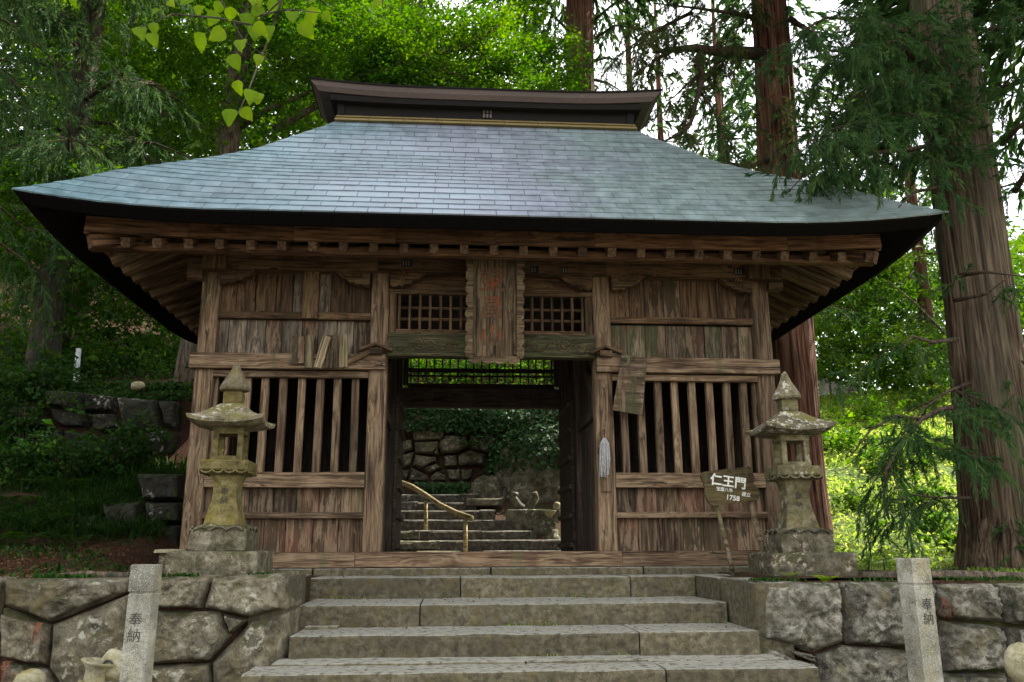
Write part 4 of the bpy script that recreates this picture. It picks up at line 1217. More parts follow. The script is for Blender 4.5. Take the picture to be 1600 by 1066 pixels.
# little carved figures beside the stairs
q = at(806, 790, y=6.5)
gb = empty('carved_beast', (q[0] + .25, 6.5, 1.03), 'weathered low carving of two curling shapes on the stone ledge', 'carving')
m = MB()
for s, px in ((1, 800), (-1, 838)):
    b0 = at(820, 802, y=6.45)
    m.tube([(b0[0] + s * -.02, 6.45, 1.03), (b0[0] - s * .12, 6.45, 1.12), (b0[0] - s * .22, 6.45, 1.27), (b0[0] - s * .2, 6.42, 1.34), (b0[0] - s * .13, 6.4, 1.33)], [.10, .085, .07, .055, .03], 9)
m.obj('body', S_ROCK, gb, True)
q = at(863, 812, y=5.9)
fig = empty('stone_figure', (q[0], 5.9, .46), 'small mossy stone figure with a pale round head at the foot of the boulder', 'statue')
z0 = .46
MB().loft(lathe_at([(.16, 0), (.17, .06), (.13, .10), (.14, .16), (.12, .2)], 12, (q[0] - .03, 5.9, z0))).obj('seat', S_ROCK, fig, True)
q2 = at(859, 802, y=5.85)
MB().loft(lathe_at([(.04, -.06), (.09, -.02), (.125, .04), (.125, .05), (.09, .045)], 12, tuple(q2))).obj('bowl', S_PALE, fig, True)
q3 = at(871, 797, y=5.95)
boulder('body', tuple(q3 - (0, 0, .08)), (.10, .09, .16), S_ROCK, fig, 3, .1, 4)
q3 = at(870.5, 791, y=5.9)
boulder('head', tuple(q3), (.075, .075, .08), S_PALE, fig, 3, .05, 6)

# ------------------------------------------------------------------ left bank walls
bl = empty('bank_wall', (-6.5, 4.6, 2), 'shaded mossy stone wall on the left bank under the trees', 'stone wall')
stone_wall(bl, [(300, 215, 560, 230, 573, 368, 450, 343, 310, 320), (577, 237, 788, 260, 788, 368, 577, 370), (800, 265, 1085, 285, 1138, 480, 930, 520, 850, 480), (1092, 290, 1230, 290, 1230, 500, 1146, 472),
    (330, 342, 560, 382, 620, 440, 600, 478, 450, 478, 370, 440), (630, 380, 788, 380, 830, 480, 700, 520, 640, 490), (340, 492, 428, 492, 428, 650, 340, 620), (433, 492, 668, 532, 678, 680, 440, 660),
    (690, 532, 850, 500, 918, 560, 900, 660, 690, 680), (130, 560, 320, 560, 335, 650, 150, 670), (0, 330, 290, 330, 320, 440, 360, 480, 0, 500), (0, 510, 330, 500, 325, 550, 120, 555, 0, 620), (930, 530, 1140, 490, 1230, 520, 1230, 680, 920, 680),
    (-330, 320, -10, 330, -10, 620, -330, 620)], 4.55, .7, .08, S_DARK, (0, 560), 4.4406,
    extra=[[(-11.5, 1.7), (-9.9, 1.9), (-9.9, 2.9), (-11.5, 3.0)]])
MB().box((-11.5, 4.75, 1.0), (-4.6, 5.2, 2.85)).obj('earth_fill', M_SOIL, bl)
lb = empty('bank_wall', (-5, 2.6, .4), 'low dark boulders at the foot of the left bank beside the gate', 'stone wall')
stone_wall(lb, [(940, 795, 1275, 800, 1275, 985, 985, 985), (990, 995, 1275, 998, 1275, 1140, 1010, 1150), (1000, 1160, 1275, 1150, 1275, 1330, 960, 1330), (700, 1010, 975, 990, 990, 1150, 940, 1290, 760, 1240), (480, 1100, 690, 1080, 750, 1250, 700, 1320, 460, 1300)],
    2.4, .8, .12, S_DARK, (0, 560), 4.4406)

# ------------------------------------------------------------------ vegetation builders
def unit(v): return v / np.maximum(np.linalg.norm(v, axis=-1, keepdims=True), 1e-9)
def leaves(P, N, size, asp=.62, fold=.25, r=None):
    """rhombic folded leaves: P centres, N face normals, size array -> V, T, per-vertex random"""
    r = r or rng
    n = len(P)
    a = unit(np.cross(N, r.normal(size=(n, 3))))
    b = np.cross(N, a)
    s = np.asarray(size)[:, None] * np.ones((n, 1))
    V = np.empty((n, 4, 3), np.float32)
    V[:, 0] = P - a * s * .5
    V[:, 1] = P + b * s * asp * .5 + N * s * fold * .5
    V[:, 2] = P + a * s * .5
    V[:, 3] = P - b * s * asp * .5 + N * s * fold * .5
    k = (np.arange(n) * 4)[:, None]
    T = np.concatenate([k + np.array([[0, 1, 2]]), k + np.array([[0, 2, 3]])])
    return V.reshape(-1, 3), T

def leaf_clumps(Cn, rad, per, size, flat=.35, up=.9, r=None, tvar=.25):
    """clumps of leaves: centres, radii; each a flattened, tilted spray"""
    r = r or rng
    m = len(Cn)
    k = np.repeat(np.arange(m), per)
    n = len(k)
    q = r.normal(size=(n, 3)); q = unit(q) * (r.random((n, 1)) ** .5)
    q[:, 2] *= flat
    tilt = r.normal(size=(m, 3)) * .35; tilt[:, 2] = 1; tilt = unit(tilt)
    tk = tilt[k]
    q[:, 2] += -(q[:, 0] * tk[:, 0] + q[:, 1] * tk[:, 1])
    P = Cn[k] + q * np.asarray(rad)[k][:, None]
    N = unit(tk * up + r.normal(size=(n, 3)) * .55)
    sz = size * r.lognormal(-.05, .38, n)
    V, T = leaves(P, N, sz, r=r)
    ct = r.random(m)[k] * .6 + r.random(n) * .4
    return V, T, np.repeat(np.clip(ct + r.normal(size=n) * .05, 0, 1), 4)

def sprays(B, D, L, K=22, sl=.10, sw=.0135, droop=.35, r=None):
    """cedar sprays: bases B, directions D, lengths L; K shoots on each"""
    r = r or rng
    m = len(B)
    k = np.repeat(np.arange(m), K)
    n = len(k)
    u = r.random(n) ** .8
    D = unit(D)
    Lk = np.asarray(L)[k]
    P = B[k] + D[k] * (u * Lk)[:, None]
    P[:, 2] -= droop * (u ** 2) * Lk
    d = unit(D[k] * 1.1 + r.normal(size=(n, 3)) * .42 + np.array([0, 0, -.12 - droop * .5]))
    side = unit(np.cross(d, r.normal(size=(n, 3))))
    ln = sl * r.uniform(.6, 1.35, n)[:, None] * (1.15 - .4 * u[:, None]); w = sw * r.uniform(.7, 1.3, n)[:, None]
    V = np.empty((n, 4, 3), np.float32)
    V[:, 0] = P; V[:, 1] = P + d * ln * .45 + side * w * .5; V[:, 2] = P + d * ln - np.array([0, 0, 1]) * ln * .12; V[:, 3] = P + d * ln * .45 - side * w * .5
    q = (np.arange(n) * 4)[:, None]
    T = np.concatenate([q + np.array([[0, 1, 2]]), q + np.array([[0, 2, 3]])])
    tn = np.repeat(np.clip(r.random(m)[k] * .6 + .4 * r.random(n), 0, 1), 4)
    return V.reshape(-1, 3), T, tn

def poly_pts(pl, step_):
    pl = [np.asarray(p, float) for p in pl]
    out, dirs = [], []
    for a, b in zip(pl[:-1], pl[1:]):
        L = np.linalg.norm(b - a); n = max(1, int(L / step_))
        for i in range(n): out.append(a + (b - a) * (i + .5) / n); dirs.append((b - a) / L)
    return np.array(out), np.array(dirs)

def trunk_mesh(pts, radii, n=16, ridge=.06, seed=0, seg=10):
    """a bole with fluted bark"""
    pts = [np.asarray(p, float) for p in pts]
    P, Rr_ = [], []
    for i in range(len(pts) - 1):
        for k in range(seg):
            u = k / seg; P.append(pts[i] * (1 - u) + pts[i + 1] * u); Rr_.append(radii[i] * (1 - u) + radii[i + 1] * u)
    P.append(pts[-1]); Rr_.append(radii[-1])
    rings = []
    for p, q in zip(P, Rr_):
        ring = []
        for k in range(n):
            a = 2 * math.pi * k / n
            w = 1 + ridge * (mnoise.noise((math.cos(a) * 3.2 + seed, math.sin(a) * 3.2, p[2] * .35)) + .6 * mnoise.noise((math.cos(a) * 9, math.sin(a) * 9 + seed, p[2] * .5)) - .55 * abs(mnoise.noise((math.cos(a) * 17, math.sin(a) * 17 + seed, p[2] * .35))))
            ring.append((p[0] + q * w * math.cos(a), p[1] + q * w * math.sin(a), p[2]))
        rings.append(ring)
    return MB().loft(rings)

def cedar(name, loc, pts, radii, label, limbs, mats=(B_CEDAR, L_CEDAR), group='cedars standing round the gate', spr=(28, .32, 40), crown=None, seed=1, tufts=(), fat=1.0, thick=1.0):
    """limbs: polylines of world points, each a branch part that carries drooping sprays"""
    r = np.random.default_rng(seed)
    t = empty(name, loc, label, 'tree', group)
    trunk_mesh(pts, radii, 96, .09, seed).obj('trunk', mats[0], t, True)
    VV, TT, tt, nv = [], [], [], 0
    def add(v, T, q):
        nonlocal nv
        VV.append(v); TT.append(T + nv); tt.append(q); nv += len(v)
    per_m, L, K = spr
    for pl in limbs:
        rad0 = pl[0]; P = [np.asarray(p, float) for p in pl[1]]; dens = pl[2] if len(pl) > 2 else 1.0
        nr = len(P)
        MB().tube([Vector(p) for p in P], [rad0 * (1 - .8 * i / (nr - 1)) for i in range(nr)], 7, wob=.08).obj('branch', B_LIMB, t, True)
        if dens <= 0: continue
        Q, Dq = poly_pts(P, 1.0 / 6)
        # side twigs
        m_ = MB(); base, dr = [], []
        for q, d in zip(Q, Dq):
            for _ in range(2):
                if r.random() > .62 * dens * thick: continue
                sd = unit(np.cross(d, [0, 0, 1.0]) * r.choice([-1, 1]) + d * r.uniform(.1, .9) + np.array([0, 0, r.uniform(-.5, .15)]))
                tl = r.uniform(.25, .75) * (1 + .35 * (thick > 1))
                e = q + sd * tl + np.array([0, 0, -.3 * tl * r.random()])
                m_.tube([Vector(q), Vector((q + e) / 2 + np.array([0, 0, .04])), Vector(e)], [.008, .006, .003], 4)
                a2, d2 = poly_pts([q, e], 1.0 / (per_m * .55))
                for w_, x_ in zip(a2, d2):
                    base.append(w_); dr.append(unit(x_ * .7 + r.normal(size=3) * .6 + np.array([0, 0, -.45])))
        if m_.V: tag(m_.obj('twig', B_LIMB, t), kind='stuff')
        if base:
            B_ = np.array(base); D_ = np.array(dr)
            add(*sprays(B_, D_, L * r.uniform(.5, 1.2, len(B_)), K, .10 * fat, .0125 * fat ** 1.3, r=r))
    for (c, rd_, n_) in tufts:
        B_ = np.asarray(c) + r.normal(size=(n_, 3)) * np.asarray(rd_)
        D_ = unit(r.normal(size=(n_, 3)) + np.array([0, -.3, -.5]))
        add(*sprays(B_, D_, L * r.uniform(.5, 1.1, n_), K, .10 * fat, .0125 * fat ** 1.3, r=r))
    if crown:
        z0, z1, rmax, n_ = crown
        z = z0 + (z1 - z0) * r.random(n_) ** 1.4; f = 1 - (z - z0) / (z1 - z0)
        rr = rmax * (f ** .7) * (.25 + .75 * r.random(n_) ** .5); a = r.random(n_) * 2 * math.pi
        top = np.asarray(pts[-1])
        B_ = np.stack([top[0] + rr * np.cos(a), top[1] + rr * np.sin(a), z - rr * .15], -1)
        D_ = np.stack([np.cos(a), np.sin(a), -.35 + 0 * a], -1) + r.normal(size=(n_, 3)) * .3
        v, T, q = sprays(B_, D_, .9 * np.ones(n_), 14, .42, .10, r=r)
        add(v, T, q)
    if VV: tag(link('crown', tri_mesh('crown', np.concatenate(VV), np.concatenate(TT), mats[1], np.concatenate(tt)), t), kind='stuff')
    return t

def A(px, py, y): return at(px, py, y=y)

# big cedar on the right: limbs follow the branches of the photograph, standing at their own depth
c1 = (6.1, -.2, float(H(6.1, -.2)))
yy = -.9
limbs = [
    (.036, [A(1512, 632, -.6), A(1470, 640, yy), A(1440, 655, yy - .2), A(1405, 695, yy - .3), A(1385, 735, -1.3), A(1381, 780, -1.3), A(1390, 812, -1.4)], .36),
    (.02, [A(1440, 655, yy - .2), A(1400, 650, -1.1), A(1360, 672, -1.2), A(1330, 712, -1.3), A(1322, 716, -1.3)], .4),
    (.022, [A(1515, 598, -.5), A(1480, 612, -.7), A(1440, 640, -.8), A(1415, 690, -.9)], .35),
    (.02, [A(1512, 700, -.5), A(1475, 702, -.9), A(1440, 698, -1.0)], .3),
    (.018, [A(1516, 778, -.5), A(1470, 778, -.9), A(1420, 772, -1.1), A(1378, 790, -1.2)], .32),
    (.034, [A(1470, 225, -.5), A(1410, 235, -.9), A(1330, 240, -1.1), A(1270, 262, -1.2)], .9),
    (.045, [A(1452, 60, -.5), A(1400, 45, -.9), A(1350, 30, -1.2), A(1290, 28, -1.3), A(1250, 50, -1.4)], .8),
    (.04, [A(1455, 120, -.5), A(1400, 62, -.9), A(1345, 80, -1.1), A(1300, 80, -1.3), A(1268, 55, -1.4)], .7),
    (.034, [A(1462, 160, -.5), A(1410, 130, -.9), A(1360, 135, -1.2), A(1320, 160, -1.3)], 1.0),
    (.028, [A(1468, 180, -.5), A(1400, 178, -.9), A(1345, 190, -1.2), A(1290, 205, -1.3), A(1262, 225, -1.4)], 1.0),
    (.024, [A(1475, 290, -.5), A(1430, 300, -.9), A(1410, 318, -1.2), A(1395, 335, -1.4)], .22),
    (.045, [A(1565, 225, -.7), A(1590, 200, -1.0), A(1620, 180, -1.2), A(1660, 165, -1.3)], .9),
    (.05, [A(1560, 140, -.6), A(1590, 130, -.9), A(1640, 100, -1.2)], .9),
    (.05, [A(1545, 50, -.6), A(1590, 30, -.9), A(1640, 10, -1.2)], .9),
    (.045, [A(1585, 300, -.7), A(1610, 260, -1.0), A(1650, 240, -1.2)], .6),
    (.03, [A(1500, 430, -.6), A(1540, 425, -1.0), A(1600, 432, -1.1)], .25),
    (.028, [A(1490, 470, -.6), A(1540, 460, -1.0), A(1580, 430, -1.2)], .2),
    (.03, [A(1495, 530, -.6), A(1455, 535, -.9), A(1425, 525, -1.1), A(1410, 545, -1.2)], .3),
]
cedar('cedar_tree', c1, [np.array(c1) + (0, 0, -.2), np.array(c1) + (0, 0, .6), np.array(c1) + (.05, 0, 3.2), np.array(c1) + (.1, 0, 9), np.array(c1) + (.1, 0, 26)], [.64, .48, .405, .355, .10],
      'massive cedar with furrowed grey brown bark standing beside the right wall', limbs, seed=3, fat=1.0, thick=1.3, crown=(12.6, 27, 4.3, 3800),
      tufts=[(A(1490, 60, -.75), (.3, .1, .35), 60), (A(1500, 150, -.75), (.3, .12, .3), 70), (A(1500, 235, -.7), (.3, .1, .2), 36), (A(1440, 100, -.8), (.18, .1, .3), 30), (A(1590, 600, -.7), (.08, .05, .2), 8), (A(1590, 840, -.7), (.1, .05, .15), 12)])
# second cedar behind the roof corner
c2 = (5.33, 3.95, float(H(5.33, 3.95)))
limbs2 = [
    (.13, [A(1190, 85, 3.7), A(1150, 82, 3.3), A(1115, 80, 3.0), A(1085, 75, 2.8), A(1050, 78, 2.6), A(1020, 82, 2.5)], 0.46),
    (.075, [A(1092, 88, 2.9), A(1094, 105, 2.8), A(1098, 120, 2.8), A(1090, 150, 2.7), A(1080, 190, 2.7), A(1062, 210, 2.6), A(1035, 222, 2.6)], 0.29),
    (.03, [A(1096, 112, 2.8), A(1075, 130, 2.7), A(1055, 150, 2.6), A(1030, 165, 2.5)], 0.42),
    (.03, [A(1095, 145, 2.8), A(1110, 165, 2.7), A(1128, 200, 2.6), A(1130, 220, 2.6)], 0.46),
    (.05, [A(1190, 30, 3.7), A(1140, 20, 3.3), A(1080, 12, 3.0), A(1020, 5, 2.8)], 0.67),
    (.05, [A(1198, 250, 3.7), A(1170, 262, 3.3), A(1140, 255, 3.1), A(1125, 245, 3.0)], 0.29),
    (.03, [A(1150, 82, 3.3), A(1120, 100, 3.1), A(1100, 120, 3.0)], 0.42),
    (.06, [A(1235, 30, 3.7), A(1258, 45, 3.4), A(1275, 68, 3.2), A(1305, 82, 3.0)], 0.42),
    (.05, [A(1255, 275, 3.7), A(1275, 262, 3.4), A(1300, 240, 3.1), A(1320, 225, 3.0)], 0.42),
    (.04, [A(1050, 78, 2.6), A(1020, 95, 2.4), A(1010, 120, 2.4)], 0.51), (.04, [A(1080, 20, 3.0), A(1040, 40, 2.8), A(1000, 60, 2.7), A(980, 95, 2.6)], 0.67),
]
cedar('cedar_tree', c2, [np.array(c2) + (-.02, 0, -.3), np.array(c2) + (-.01, 0, .8), np.array(c2) + (.06, 0, 4), np.array(c2) + (.18, -.02, 9), np.array(c2) + (.3, 0, 27)], [.50, .44, .395, .335, .09],
      'reddish straight cedar trunk rising behind the right corner of the roof', limbs2, (B_RED, L_CEDARB), seed=5, thick=1.15, crown=(15.6, 28, 4.6, 4400),
      tufts=[(A(1230, 130, 3.4), (.2, .1, .4), 18), (A(1222, 180, 3.4), (.3, .1, .4), 40), (A(1235, 210, 3.4), (.3, .1, .3), 40), (A(1195, 10, 3.3), (.4, .1, .3), 14)])
c3 = (3.75, 16, float(H(3.75, 16)))
limbs3 = [(.06, [A(930, 30, 15.7), A(960, 5, 15), A(1000, -5, 14.6)], .5), (.06, [A(890, 50, 15.7), A(860, 20, 15), A(835, 15, 14.8)], .9), (.06, [A(890, 90, 15.7), A(860, 85, 15), A(840, 100, 14.6)], 1.0),
          (.06, [A(928, 95, 15.7), A(950, 90, 15), A(985, 105, 14.6)], 1.0), (.06, [A(930, 60, 15.7), A(960, 40, 15), A(1005, 45, 14.5)], .8), (.06, [A(890, 120, 15.7), A(865, 128, 15.2), A(850, 150, 14.8)], 1.0), (.06, [A(930, 125, 15.7), A(950, 130, 15.2), A(975, 145, 14.8)], 1.0)]
cedar('cedar_tree', c3, [np.array(c3) + (-.1, 0, -.5), np.array(c3) + (0, 0, 4), np.array(c3) + (.1, 0, 14), np.array(c3) + (.2, 0, 26)], [.60, .5, .46, .12],
      'distant cedar trunk with mossy tufts above the roof ridge', limbs3, (B_RED, L_CEDAR), seed=8, spr=(18, .7, 30), crown=(20, 30, 3.2, 1500),
      tufts=[(A(905, 70, 15.4), (.4, .1, .8), 26), (A(915, 120, 15.4), (.5, .1, .5), 30)])
# dark cedars along the left edge
rr_ = np.random.default_rng(21)
for i, (x, y, lab, dens) in enumerate(((-8.2, 6.3, 'dark cedar at the left edge rising behind the bank wall', 1.0), (-11.5, 2.5, 'cedar partly outside the left edge in deep shade', .8))):
    z = float(H(x, y))
    lm = []
    for k in range(30):
        h = z + 3.2 + k * .36
        a = rr_.uniform(-2.6, -.3) if k % 3 else rr_.uniform(-3.3, .4)
        L = rr_.uniform(1.6, 3.4)
        d = np.array([math.cos(a), math.sin(a), 0])
        p = np.array([x, y, h])
        lm.append((.045, [p + d * .25, p + d * L * .4 + (0, 0, .1), p + d * L * .75 + (0, 0, -.15), p + d * L + (0, 0, -.5)], 1.0))
    cedar('cedar_tree', (x, y, z), [np.array((x, y, z - .4)), np.array((x + .05, y, z + 4)), np.array((x + .1, y, z + 10)), np.array((x + .1, y, z + 22))], [.32, .27, .22, .08], lab, lm, (B_DARK, L_CEDAR), seed=30 + i, spr=(13, .6, 34), fat=1.35, crown=(z + 12, z + 23, 3.2, 1300),
          tufts=[(A(70, 330, 5.5), (.9, .3, 1.3), 120), (A(80, 170, 5.5), (1.0, .3, 1.5), 150), (A(60, 30, 5.5), (1.1, .3, 1.3), 120), (A(20, 440, 5.5), (.6, .3, .6), 40)] if i == 0 else ())
for i, (x, y, lab) in enumerate(((-8.4, -1.2, 'near cedar whose dark branches reach in from the left edge'), (-9.5, -6.5, 'added unseen cedar left of the viewer that shades the bank and gate'))):  # the second cedar is out of view, added only for its shade
    z = -.2
    lm = []
    for k in range(16):
        h = z + 4.4 + k * .42
        a = rr_.uniform(-.5, 1.0); L = rr_.uniform(2.0, 3.3)
        d = np.array([math.cos(a), math.sin(a), 0]); p = np.array([x, y, h])
        lm.append((.04, [p + d * .25, p + d * L * .5, p + d * L * .8 + (0, 0, -.2), p + d * L + (0, 0, -.6)], .8))
    cedar('cedar_tree', (x, y, z), [np.array((x, y, z - 1)), np.array((x, y, z + 5)), np.array((x + .1, y, z + 12)), np.array((x + .1, y, z + 24))], [.42, .36, .3, .08], lab, lm if i == 0 else [], (B_DARK, L_CEDAR), seed=70 + i, spr=(16, .5, 40), fat=1.1, crown=(z + 12.5, z + 24, 3.4, 1200))
for i, (x, y, lab) in enumerate(((10.4, 1.6, 'cedar added just beyond the right edge to shade the roof, whose boughs darken the upper right corner'), )):  # added tree, its trunk out of view, to keep sun off the roof
    z = float(H(x, y)); lm = []
    for k in range(10):
        h = z + 6.0 + k * .6; a = rr_.uniform(2.2, 4.2); L = rr_.uniform(1.8, 3.2)
        d = np.array([math.cos(a), math.sin(a), 0]); p = np.array([x, y, h])
        lm.append((.035, [p + d * .25, p + d * L * .5, p + d * L * .8 + (0, 0, -.2), p + d * L + (0, 0, -.6)], .7))
    cedar('cedar_tree', (x, y, z), [np.array((x, y, z - .5)), np.array((x, y, z + 5)), np.array((x + .1, y, z + 12)), np.array((x + .1, y, z + 25))], [.46, .38, .32, .08], lab, lm, (B_CEDAR, L_CEDAR), seed=90 + i, spr=(12, .5, 30), fat=1.2, crown=(z + 8.5, z + 24, 3.8, 2600))
# further cedars on the right hand slope
for i, (x, y) in enumerate(((10.3, 15.5), (17.5, 20.0), (8.6, 24.0), (12.5, 27.0), (6.6, 21.0), (10.8, 22.5))):
    z = float(H(x, y)); lm = []
    for k in range(9):
        h = z + 2.6 + k * .9
        a = rr_.uniform(-3.3, .3); L = rr_.uniform(1.6, 3.4); d = np.array([math.cos(a), math.sin(a), 0]); p = np.array([x, y, h])
        lm.append((.045, [p + d * .2, p + d * L * .5, p + d * L + (0, 0, -.5)], .9))
    cedar('cedar_tree', (x, y, z), [np.array((x, y, z - .4)), np.array((x, y, z + 4)), np.array((x + .1, y, z + 19))], [.3, .24, .06],
          ['slim cedar on the sunlit slope straight above the stone rail posts', 'cedar far up the slope behind the massive trunk', 'far cedar above the right roof corner', 'far cedar high on the slope beyond the rail posts', 'far cedar showing between the roof ridge and the reddish trunk', 'far cedar showing just right of the reddish trunk'][i], lm, (B_RED, L_CEDAR), 'cedars on the right hand slope', (8, .8, 26), fat=1.4, seed=50 + i, crown=(z + 6.5, z + 20, 2.5, 420) if i not in (2, 4, 5) else (z + 10, z + 20, 1.7, 70))

# ------------------------------------------------------------------ broadleaf trees
def broadleaf(name, loc, trunk, radii, limbs, label, clumps, rad, per, size, mat, seed, group='broadleaf trees on the left hill', bk=B_MID, flat=.35, kinds='tree'):
    t = empty(name, loc, label, kinds, group)
    trunk_mesh(trunk, radii, 14, .08, seed).obj('trunk', bk, t, True)
    for r0, pl in limbs:
        n = len(pl); MB().tube([Vector(p) for p in pl], [r0 * (1 - .75 * i / (n - 1)) for i in range(n)], 7, wob=.12).obj('branch', bk, t, True)
    r = np.random.default_rng(seed)
    cl = np.asarray(clumps)
    v, T, q = leaf_clumps(cl, rad * r.uniform(.6, 1.25, len(cl)), per, size, flat, r=r)
    tag(link('crown', tri_mesh('crown', v, T, mat, q), t), kind='stuff')
    return t
rb = np.random.default_rng(5)
def px_clumps(n, x0, x1, y0, y1, d0, d1):
    """clump centres spread through a block of space described by a view window and a depth range"""
    return np.array([A(rb.uniform(x0, x1), rb.uniform(y0, y1), rb.uniform(d0, d1)) for _ in range(n)])
x, y = -5.85, 9.0; z = float(H(x, y))
lim4 = [(.10, [A(428, 203, 9), A(470, 180, 9), A(510, 156, 8.8), A(560, 120, 8.6), A(608, 104, 8.5), A(681, 82, 8.3), A(724, 76, 8.2), A(780, 40, 8)]),
        (.08, [A(350, 225, 9), A(276, 183, 8.6), A(194, 160, 8.3), A(140, 150, 8)]), (.07, [A(340, 262, 9), A(253, 256, 8.6), A(194, 234, 8.4), A(113, 222, 8)]),
        (.09, [A(372, 200, 9), A(411, 174, 8.9), A(487, 143, 8.7), A(566, 118, 8.6)]), (.06, [A(580, 130, 8.6), A(640, 118, 8.4), A(690, 108, 8.3), A(740, 125, 8.2)]),
        (.06, [A(395, 90, 9), A(440, 40, 8.8), A(480, 0, 8.6)]), (.05, [A(372, 60, 9), A(320, 30, 8.8), A(270, 20, 8.5)])]
cl = np.concatenate([px_clumps(150, 420, 800, 20, 150, 7.5, 11), px_clumps(110, 150, 470, 40, 240, 7.5, 11), px_clumps(90, 150, 560, -120, 40, 8, 12), px_clumps(60, 560, 830, 60, 140, 7.8, 9.5)])
broadleaf('maple_tree', (x, y, z), [(x - .15, y, z - .3), A(350, 250, 9), A(367, 150, 9), A(388, 0, 9), A(400, -120, 9)], [.36, .3, .27, .2, .08], lim4, 'tall maple behind the left roof slope with long arching limbs', cl, .75, 165, .085, L_MAPLE, 61)
x, y = -9.6, 10.5; z = float(H(x, y))
cl = np.concatenate([px_clumps(120, 60, 330, 60, 280, 10, 13), px_clumps(60, 100, 400, -120, 80, 10, 13)])
broadleaf('maple_tree', (x, y, z), [(x, y, z - .3), (x + .2, y, z + 4), (x + .6, y, z + 9)], [.28, .2, .08], [(.07, [(x + .2, y, z + 4), (x + 1.5, y - .4, z + 6), (x + 3, y - .6, z + 7)]), (.06, [(x + .1, y, z + 3), (x - 1.2, y - .3, z + 5), (x - 2.2, y - .5, z + 6)])],
          'maple higher up the left hill behind the dark cedar', cl, .8, 170, .09, L_MAPLE, 62)
x, y = -8.6, 7.6; z = float(H(x, y))
cl = np.concatenate([px_clumps(120, 0, 290, 290, 450, 6.2, 9), px_clumps(110, 0, 300, 420, 585, 6.0, 8.6)])
broadleaf('maple_tree', (x, y, z), [(x, y, z - .3), (x + .3, y, z + 1.5), (x + 1.0, y - .2, z + 4)], [.12, .10, .05], [(.04, [(x + .3, y, z + 1.5), (x + 1.3, y - .5, z + 2.1), (x + 2.4, y - .6, z + 2.3)]), (.04, [(x + .3, y, z + 1.8), (x - .6, y - .5, z + 2.6)])],
          'low spreading maple filling the shade above the bank wall', cl, .62, 150, .075, L_MAPLE, 63)
x, y = -1.8, 13.5; z = float(H(x, y))
cl = np.concatenate([px_clumps(120, 480, 840, -60, 150, 12, 15), px_clumps(50, 800, 900, 60, 150, 12, 15), px_clumps(60, 600, 900, 555, 640, 11, 13.5)])
broadleaf('maple_tree', (x, y, z), [(x, y, z - .3), (x + .3, y, z + 5), (x + .2, y, z + 12)], [.25, .18, .06], [(.06, [(x + .3, y, z + 5), (x + 2, y - .5, z + 7), (x + 3.4, y - .6, z + 8)]), (.06, [(x + .2, y, z + 4), (x - 1.6, y - .5, z + 6.4)])],
          'maple behind the roof ridge whose lower leaves show through the rear lattice', cl, .85, 120, .10, L_MAPLE, 64)
# curved trunk beside the left corner of the gate
x, y = -5.55, 5.45; z = float(H(x, y))
cl = px_clumps(90, -60, 180, 250, 420, 4.5, 6.5)
broadleaf('leaning_tree', (x, y, z), [A(272, 715, 5.4), A(284, 640, 5.4), A(298, 550, 5.4), A(312, 450, 5.4), A(300, 330, 5.4)], [.33, .25, .215, .19, .15],
          [(.06, [A(300, 400, 5.4), A(200, 340, 5.2), A(100, 320, 5.0), A(20, 330, 5)])], 'leaning dark trunk close behind the left corner of the gate', cl, .5, 110, .07, L_MAPLE, 65)
# broadleaf trees on the right hand slope
for i, (x, y, wx) in enumerate(((12.0, 19.5, (1270, 1440)), (16.5, 17.0, (1400, 1500)), (9.0, 28.0, (1290, 1500)))):
    z = float(H(x, y))
    cl = px_clumps((130, 90, 150)[i], *wx, *((400, 600), (520, 760), (290, 470))[i], y - 1.8, y + 1.8)
    broadleaf('slope_tree', (x, y, z), [(x, y, z - .3), (x + .1, y, z + 2.5), (x - .1, y, z + 6)], [.16, .12, .05], [(.05, [(x, y, z + 2), (x - 1.3, y - .3, z + 3.2), (x - 2.2, y - .3, z + 4)]), (.05, [(x, y, z + 2.4), (x + 1.2, y - .3, z + 4)])],
              ['bright leafy tree on the slope right of the roof corner', 'leafy tree on the slope behind the massive cedar trunk', 'pale far tree whose top meets the sky beside the massive trunk'][i], cl, .8, 120, .12, L_FAR, 80 + i, 'broadleaf trees on the right slope')

# far wood: one mass on the hill behind everything
def far_wood():
    r = np.random.default_rng(9)
    n = 10500
    X = np.where(r.random(n) < .35, r.uniform(-30, 2, n), r.uniform(-46, 46, n)); Y = r.uniform(18, 50, n)
    hgt = np.where(X < 4, 15, np.where(X < 14, 8, 9)) * r.random(n) ** .8
    left = X + (Y - 18) * .1
    hmax = np.interp(X, [-46, -6, -1, 3, 8, 16, 46], [24, 22, 14, 6.5, 5.5, 7, 12])
    Z = H(X, Y) + hmax * r.random(n) ** .85 * np.interp(Y, [18, 50], [.75, 1.0])
    keep = ~((X > 4) & (X < 15) & (Y < 24))
    Cn = np.stack([X, Y, Z], -1)[keep]
    v, T, q = leaf_clumps(Cn, r.uniform(.9, 1.9, len(Cn)), 26, .28, .5, r=r)
    tag(link('far_wood', tri_mesh('far_wood', v, T, L_FAR, q)), 'far wood of mixed green trees closing the hill behind the gate', None, None, 'stuff')
far_wood()

